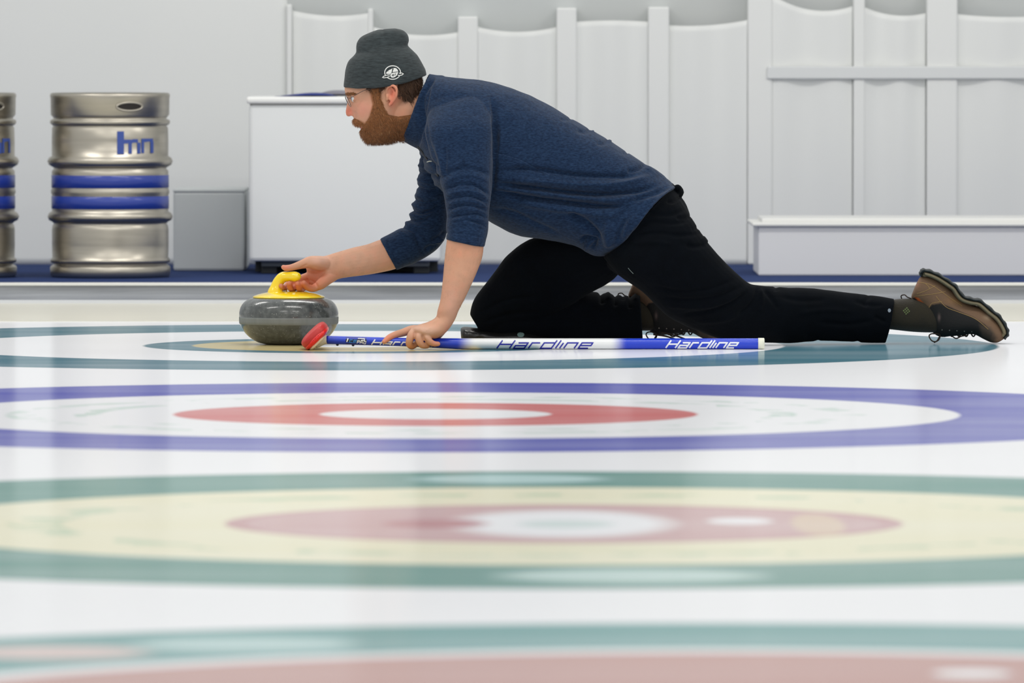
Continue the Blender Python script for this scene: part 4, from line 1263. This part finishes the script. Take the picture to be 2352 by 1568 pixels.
# zip at the throat with a pale pull
zp = [(960, 340), (966, 352), (976, 366), (990, 384), (1003, 402)]
zv = worm([(960, 338, 23.88, 2.2), (970, 350, 23.875, 2.2), (980, 364, 23.87, 2.2), (992, 382, 23.86, 2.2), (1006, 404, 23.84, 2.0)], 4, 8)
link('zip', solid([zv]), mat('zip_black', (16, 20, 30), 0.5), sweater)
link('zip_pull', solid([worm([(981, 372, 23.80, 1.2), (987, 370, 23.80, 1.4), (991, 370.5, 23.80, 1.2)], 3, 8)]), mat('zip_pull', (190, 192, 180), 0.4), sweater)['label'] = 'pale zip pull'

# ---- trousers
nlip = []
flip = []
waist = [(1520, 408, 1385, 560, 23.97, .15), (1548, 424, 1398, 578, 23.97, .172)]
# the waist band stands a little proud of the seat
tr = fuse([loft(waist + T_HIP, 4, 40, 0.88), loft(T_NEAR + nlip, 5, 32, 0.95), loft(T_FAR, 5, 32, 0.95), loft(T_SHIN + flip, 5, 32, 0.9),
           worm([(1556, 432, 23.93, 8), (1562, 440, 23.96, 8), (1562, 446, 23.99, 8)], 3, 10)], 0.0034, 5)
TF = [([(1470, 470), (1500, 490), (1540, 492), (1575, 480)], 5, -3), ([(1455, 520), (1500, 510), (1545, 512), (1590, 505)], 5, -3), ([(1450, 545), (1510, 535), (1560, 540), (1610, 535)], 5, -3.5), ([(1440, 560), (1500, 556), (1550, 562)], 6, 2.5),
      ([(1566, 447), (1548, 462), (1530, 462)], 4, -3.5, 'a'), ([(1590, 497), (1570, 500), (1552, 498)], 5, -3, 'a'), ([(1622, 560), (1600, 566), (1575, 562)], 5, -4, 'a'), ([(1612, 545), (1626, 556)], 5, 3, 'a'), ([(1606, 522), (1590, 528)], 4, -2, 'a'),
      ([(1500, 655), (1560, 668), (1630, 662), (1690, 640)], 5, -3), ([(1520, 680), (1580, 688), (1650, 680), (1712, 652)], 5, -3.5), ([(1530, 700), (1600, 706), (1660, 694), (1716, 665)], 5, 2.5),
      ([(1560, 722), (1620, 716), (1680, 694), (1722, 666)], 5, -4), ([(1742, 655), (1735, 680), (1720, 705), (1690, 725)], 5, -4), ([(1746, 660), (1752, 690), (1745, 720)], 5, 3), ([(1756, 664), (1775, 690), (1790, 712)], 5, -3),
      ([(1600, 740), (1660, 735), (1710, 715)], 6, 3), ([(1790, 680), (1840, 690), (1900, 688)], 6, -2.5), ([(1830, 720), (1900, 712), (1960, 716)], 6, 2), ([(1880, 740), (1950, 745), (2010, 735)], 6, -2.5), ([(2008, 725), (2025, 735), (2035, 738)], 4, -3), ([(1960, 690), (2000, 700), (2030, 700)], 5, -2),
      ([(1998, 677), (1990, 690), (1985, 705)], 5, -3, 'a'), ([(1780, 655), (1786, 668)], 6, -2.5, 'a'), ([(1884, 786), (1870, 775), (1850, 770)], 6, -2.5, 'a'), ([(1975, 790), (1960, 775), (1940, 770)], 6, -3, 'a'),
      ([(1378, 668), (1382, 684), (1384, 700)], 5, -6, 'a'), ([(1396, 668), (1398, 690)], 5, 4, 'a'), ([(1412, 670), (1414, 690), (1414, 705)], 4, -5, 'a'), ([(1430, 672), (1432, 690)], 4, -3, 'a'), ([(1445, 672), (1447, 694), (1448, 710)], 4, -6, 'a'), ([(1458, 670), (1460, 690)], 4, 4, 'a'),
      ([(1100, 720), (1160, 690), (1240, 680)], 5, -3), ([(1110, 740), (1170, 722), (1250, 718)], 5, -3), ([(1150, 640), (1230, 636), (1320, 632)], 6, -2.5), ([(1240, 740), (1310, 735), (1380, 750)], 6, -2.5)]
folds(tr, [(f[0], f[1], f[2] * 1.4) + tuple(f[3:]) for f in TF])
wobble(tr, 9, 0.004, 11.0); wobble(tr, 30, 0.001, 4.0)
c_ = coords(tr); c_[:, 2] = np.maximum(c_[:, 2], 0.002); setco(tr, c_)
tr_bvh = bvh_of(tr)
trm = mat('black_trousers', (4, 7, 12), 0.9, sheen=0.015, nscale=30, namt=0.3, ncol=(8, 14, 22), bump=0.2, bscale=300, spec=0.08)
trousers = link('trousers', tr, trm, person); trousers['label'] = 'very dark navy trousers'
d = Decals(tr_bvh, .0012); d.disc(2042.5, 713, 3.6, 4.4)
link('snap', d.mesh(), mat('snap_grey', (120, 132, 144), 0.35, metal=0.3), trousers)['label'] = 'grey snap at the trouser cuff'
d = Decals(tr_bvh, .0009); d.stroke([(1443, 615), (1448, 621), (1455, 628)], 1.2)
link('pocket_zip', d.mesh(), mat('zip_pale', (120, 134, 130), 0.5), trousers)

# ---- knee pad
KP = [(1062, 760, 1062, 774, 24.12, .028), (1057.5, 754, 1060, 782, 24.12, .046), (1068, 750, 1070, 788.5, 24.12, .066), (1095, 753, 1096, 789, 24.12, .075), (1140, 761, 1140, 789, 24.12, .077), (1190, 760, 1190, 789, 24.12, .077), (1235, 768, 1235, 789, 24.12, .07), (1262, 776, 1262, 788, 24.12, .05)]
kp = fuse([loft(KP, 5, 36, 0.8)], 0.003, 3)
folds(kp, [([(1082, 782), (1110, 766), (1150, 765), (1210, 762)], 4, 2.2), ([(1078, 778), (1074, 760), (1080, 752)], 4, -1.5)])
c_ = coords(kp); c_[:, 2] = np.maximum(c_[:, 2], 0.001); setco(kp, c_)
kb = bvh_of(kp)
pad = link('knee_pad', kp, mat('black_leather', (20, 20, 20), 0.35, bump=0.25, bscale=220, coat=0.15), person); pad['label'] = 'black leather knee pad under the folded leg'
d = Decals(kb, .0012); d.disc(1196, 769, 8.0, 5.4)
link('snap', d.mesh(), mat('snap_pale', (120, 146, 144), 0.4, metal=0.2), pad)['label'] = 'pale round snap'

# ---- socks and shoes
SOLE = [(2110, 633), (2112, 624), (2116, 618), (2123, 616), (2140, 620), (2160, 629), (2182, 643), (2198, 655), (2212, 675), (2230, 682), (2253, 687), (2277, 707), (2297, 723), (2310, 742), (2317, 758), (2316, 771), (2308, 780)]
def shoe(dx, dy, Y, parent_person, near):
    def T(st): return [(a + dx, b + dy, c + dx, e + dy, Y, h) for (a, b, c, e, h) in st]
    def Q(pts): return [(a + dx, b + dy) for a, b in pts]
    U = T([(2113, 636, 2098, 668, .026), (2124, 632, 2093, 684, .034), (2145, 636, 2104, 694, .038), (2170, 652, 2122, 708, .040), (2192, 670, 2137, 742, .041), (2208, 688, 2156, 768, .042), (2230, 698, 2185, 772, .045), (2258, 708, 2214, 768, .049),
           (2280, 727, 2238, 768, .050), (2296, 744, 2258, 778, .048), (2306, 762, 2276, 786, .040), (2308, 776, 2290, 787, .024)])
    up = fuse([loft(U, 5, 32, 0.92), worm([(2150 + dx, 752 + dy, Y, 14), (2162 + dx, 762 + dy, Y, 12), (2185 + dx, 760 + dy, Y, 12), (2215 + dx, 758 + dy, Y, 12)], 4, 16)], 0.0026, 3)
    col = paint(pix(coords(up)), (10, 9, 9), [
        ('poly', Q([(2085, 690), (2100, 640), (2120, 610), (2330, 700), (2330, 800), (2270, 795), (2280, 765), (2262, 745), (2235, 728), (2205, 715), (2180, 704), (2160, 696), (2140, 700), (2132, 710), (2115, 695), (2104, 682)]), 3, (112, 86, 64), .95),
        ('poly', Q([(2250, 745), (2275, 752), (2290, 775), (2275, 800), (2255, 780)]), 8, (70, 58, 48), .8),
        ('poly', Q([(2100, 682), (2110, 684), (2120, 694), (2124, 704), (2116, 700), (2106, 688)]), 2, (190, 84, 24), .9),
        ('blob', 2270 + dx, 728 + dy, 10, 6, (168, 148, 124), .5), ('blob', 2106 + dx, 650 + dy, 6, 10, (164, 110, 88), .5), ('blob', 2200 + dx, 690 + dy, 26, 8, (142, 104, 62), .6),
        ('blob', 2157 + dx, 729 + dy, 3, 8, (120, 100, 96), .6),
    ])
    setcol(up, col)
    ub = bvh_of(up)
    sho = link('shoe', up, bpy.data.materials.get('shoe_upper') or mat('shoe_upper', vcol=True, rough=0.8, bump=0.4, bscale=350), parent_person)
    sho['label'] = 'brown and black hiking shoe on the %s foot' % ('trailing' if near else 'folded')
    if near:
        d = Decals(ub, .0009)
        for pl in ([(2107, 648), (2122, 650), (2140, 655), (2160, 668), (2185, 686), (2210, 703)], [(2100, 680), (2125, 677), (2150, 674), (2172, 669)], [(2106, 674), (2125, 668), (2148, 656)], [(2126, 652), (2132, 657), (2136, 664)],
                   [(2150, 680), (2160, 692), (2175, 706), (2200, 716), (2240, 732), (2270, 756)], [(2134, 706), (2140, 697), (2150, 694), (2164, 692)]):
            d.stroke(Q(pl), 1.1, smooth=True)
        link('stitching', d.mesh(), mat('shoe_stitch', (152, 124, 76), 0.8), sho)
    # midsole and lugged outsole follow the sole line
    sole = catmull(SOLE, 4)
    def band(off0, off1, hd, lug=0.0):
        rows = []
        n = len(sole)
        for i in range(n):
            a = sole[max(i - 1, 0)]; b = sole[min(i + 1, n - 1)]
            t = (b - a) / max(np.linalg.norm(b - a), 1e-6); nn = np.array([-t[1], t[0]])   # towards the foot
            t_ = i / (n - 1)
            wob = lug * (0.5 + 0.5 * math.sin(i * 1.55)) if lug else 0
            o0 = off0 + wob
            A = sole[i] + nn * o0; B = sole[i] + nn * off1
            wd = hd * (0.80 + 0.25 * math.sin(math.pi * min(1, t_ * 1.05)) + 0.12 * t_) * (1.0 if t_ < .93 else .8) * (0.75 if t_ < .05 else 1.0)
            rows.append((A[0] + dx, A[1] + dy, B[0] + dx, B[1] + dy, Y, wd))
        return fuse([loft(rows, 1, 28, 0.6)], 0.0024, 2)
    link('midsole', band(6.5, 17.5, .044), bpy.data.materials.get('midsole') or mat('midsole', (126, 116, 90), 0.8, nscale=30, namt=.4, ncol=(90, 84, 68)), sho)['label'] = 'khaki midsole'
    link('outsole', band(-1.5, 8.0, .047, 3.0), bpy.data.materials.get('outsole') or mat('outsole', (24, 32, 34), 0.55), sho)['label'] = 'black lugged outsole'
    # laces and eyelets
    L = []
    for k_ in range(5):
        x = 2168 + k_ * 16.5
        for s in (-1, 1):
            pass
        L.append(worm([(x - 5 + dx, 763 + dy, Y - .022, 1.7), (x + dx, 771.5 + dy, Y - .006, 1.7), (x + 4 + dx, 771 + dy, Y + .014, 1.7), (x + 8 + dx, 762 + dy, Y + .024, 1.7)], 3, 8))
    L.append(worm([(2160 + dx, 768 + dy, Y - .012, 1.6), (2142 + dx, 766 + dy, Y - .02, 1.5), (2134 + dx, 771 + dy, Y - .02, 1.5), (2140 + dx, 782 + dy, Y - .018, 1.5), (2150 + dx, 784 + dy, Y - .016, 1.5), (2156 + dx, 776 + dy, Y - .012, 1.5), (2160 + dx, 768 + dy, Y - .012, 1.5)], 4, 8))
    L.append(worm([(2160 + dx, 769 + dy, Y - .01, 1.6), (2156 + dx, 780 + dy, Y - .012, 1.8), (2146 + dx, 786 + dy, Y - .014, 1.5)], 4, 8))
    L.append(worm([(2186 + dx, 771 + dy, Y - .01, 1.5), (2196 + dx, 777 + dy, Y - .012, 1.5), (2208 + dx, 772 + dy, Y - .012, 1.5), (2222 + dx, 770 + dy, Y - .014, 1.4)], 4, 8))
    if not near:
        L.append(worm([(2152 + dx, 772 + dy, Y - .03, 2.0), (2180 + dx, 776 + dy, Y - .04, 2.0), (2205 + dx, 784 + dy, Y - .04, 1.8)], 4, 8))
        L.append(worm([(2170 + dx, 768 + dy, Y - .03, 2.0), (2200 + dx, 774 + dy, Y - .035, 2.0), (2225 + dx, 783 + dy, Y - .03, 1.8)], 4, 8))
    link('laces', solid(L), bpy.data.materials.get('lace') or mat('lace', (46, 34, 26), 0.8), sho)
    d = Decals(ub, .001)
    for k_ in range(5): d.disc(2164 + k_ * 17 + dx, 757 + (k_ * 1.0) + dy, 1.5, 1.5, 10)
    link('eyelets', d.mesh(), bpy.data.materials.get('eyelet') or mat('eyelet', (150, 140, 132), 0.4, metal=.5), sho)
    # heel pull loop
    link('heel_loop', solid([worm([(2092 + dx, 685 + dy, Y - .012, 1.4), (2084 + dx, 682 + dy, Y - .012, 1.4), (2078 + dx, 677 + dy, Y - .004, 1.4), (2070 + dx, 679 + dy, Y + .004, 1.4), (2071 + dx, 686 + dy, Y + .01, 1.4)], 4, 8)]), bpy.data.materials['lace'], sho)
    # sock
    sk = fuse([loft([(2030 + dx, 694 + dy, 2024 + dx, 754 + dy, Y, .040), (2056 + dx, 687 + dy, 2052 + dx, 757 + dy, Y, .041), (2088 + dx, 685 + dy, 2098 + dx, 762 + dy, Y, .040), (2112 + dx, 684 + dy, 2140 + dx, 763.5 + dy, Y, .038), (2150 + dx, 690 + dy, 2160 + dx, 762 + dy, Y, .030)], 5, 30, 0.95)], 0.003, 3)
    kb_ = bvh_of(sk)
    so = link('sock', sk, bpy.data.materials.get('olive_sock') or mat('olive_sock', (30, 25, 14), 0.95, sheen=.2, nscale=20, namt=.5, ncol=(44, 38, 16), bump=0.5, bscale=260), parent_person)
    so['label'] = 'dark olive sock on the %s foot' % ('trailing' if near else 'folded')
    if near:
        d = Decals(kb_, .001)
        cx, cy = 2082 + dx, 714 + dy
        for i in (-1, 0, 1):
            for j in (-1, 0, 1):
                x, y = cx + i * 3.6 + j * 2.8, cy - i * 3.0 + j * 3.6
                d.fill([(x - 1.9, y + .2), (x + .1, y - 2.2), (x + 1.9, y - .2), (x - .1, y + 2.2)])
        link('emblem', d.mesh(), mat('sock_mark', (98, 112, 70), 0.9), so)['label'] = 'green diamond mark on the sock'
shoe(0, 0, 24.15, person, True)
shoe(-650, -4, 24.235, person, False)
# ------------------------------------------------------------------ lights
w = bpy.data.worlds.new('world'); scene.world = w; w.use_nodes = True
w.node_tree.nodes['Background'].inputs['Color'].default_value = (0.97, 0.985, 0.98, 1)
w.node_tree.nodes['Background'].inputs['Strength'].default_value = 0.62
def lamp(name, loc, sx, sy, power, rot=(0, 0, 0), color=(1, 0.98, 0.94)):
    l = bpy.data.lights.new(name, 'AREA'); l.shape = 'RECTANGLE'; l.size = sx; l.size_y = sy; l.energy = power; l.color = color
    o = bpy.data.objects.new(name, l); COL.objects.link(o); o.location = loc; o.rotation_euler = rot
    return o
for i, (x, y, pw) in enumerate([(-3.5, 21.8, 48), (0.2, 21.8, 48), (3.9, 21.8, 48), (-3.5, 26.2, 48), (0.2, 26.2, 48), (3.9, 26.2, 48), (-2, 16.5, 48), (2, 16.5, 48), (-1.6, 11.5, 48), (1.8, 11.5, 48)]):
    lamp('ceiling_tube', (x, y, 4.2), 2.4, 0.3, pw)

# ------------------------------------------------------------------ camera
cam = bpy.data.cameras.new('camera'); co_ = bpy.data.objects.new('camera', cam); COL.objects.link(co_)
cam.sensor_width = 36.0; cam.lens = F / 2352 * 36.0
cam.clip_end = 200
co_.location = (0, 0, HCAM); co_.rotation_euler = (math.pi / 2 - PITCH, 0, 0)
cam.dof.use_dof = True; cam.dof.focus_distance = 23.9; cam.dof.aperture_fstop = 7.5
scene.camera = co_
vs = scene.view_settings
vs.view_transform = 'Standard'; vs.look = 'None'; vs.exposure = 0.16; vs.gamma = 1.0; vs.use_curve_mapping = False
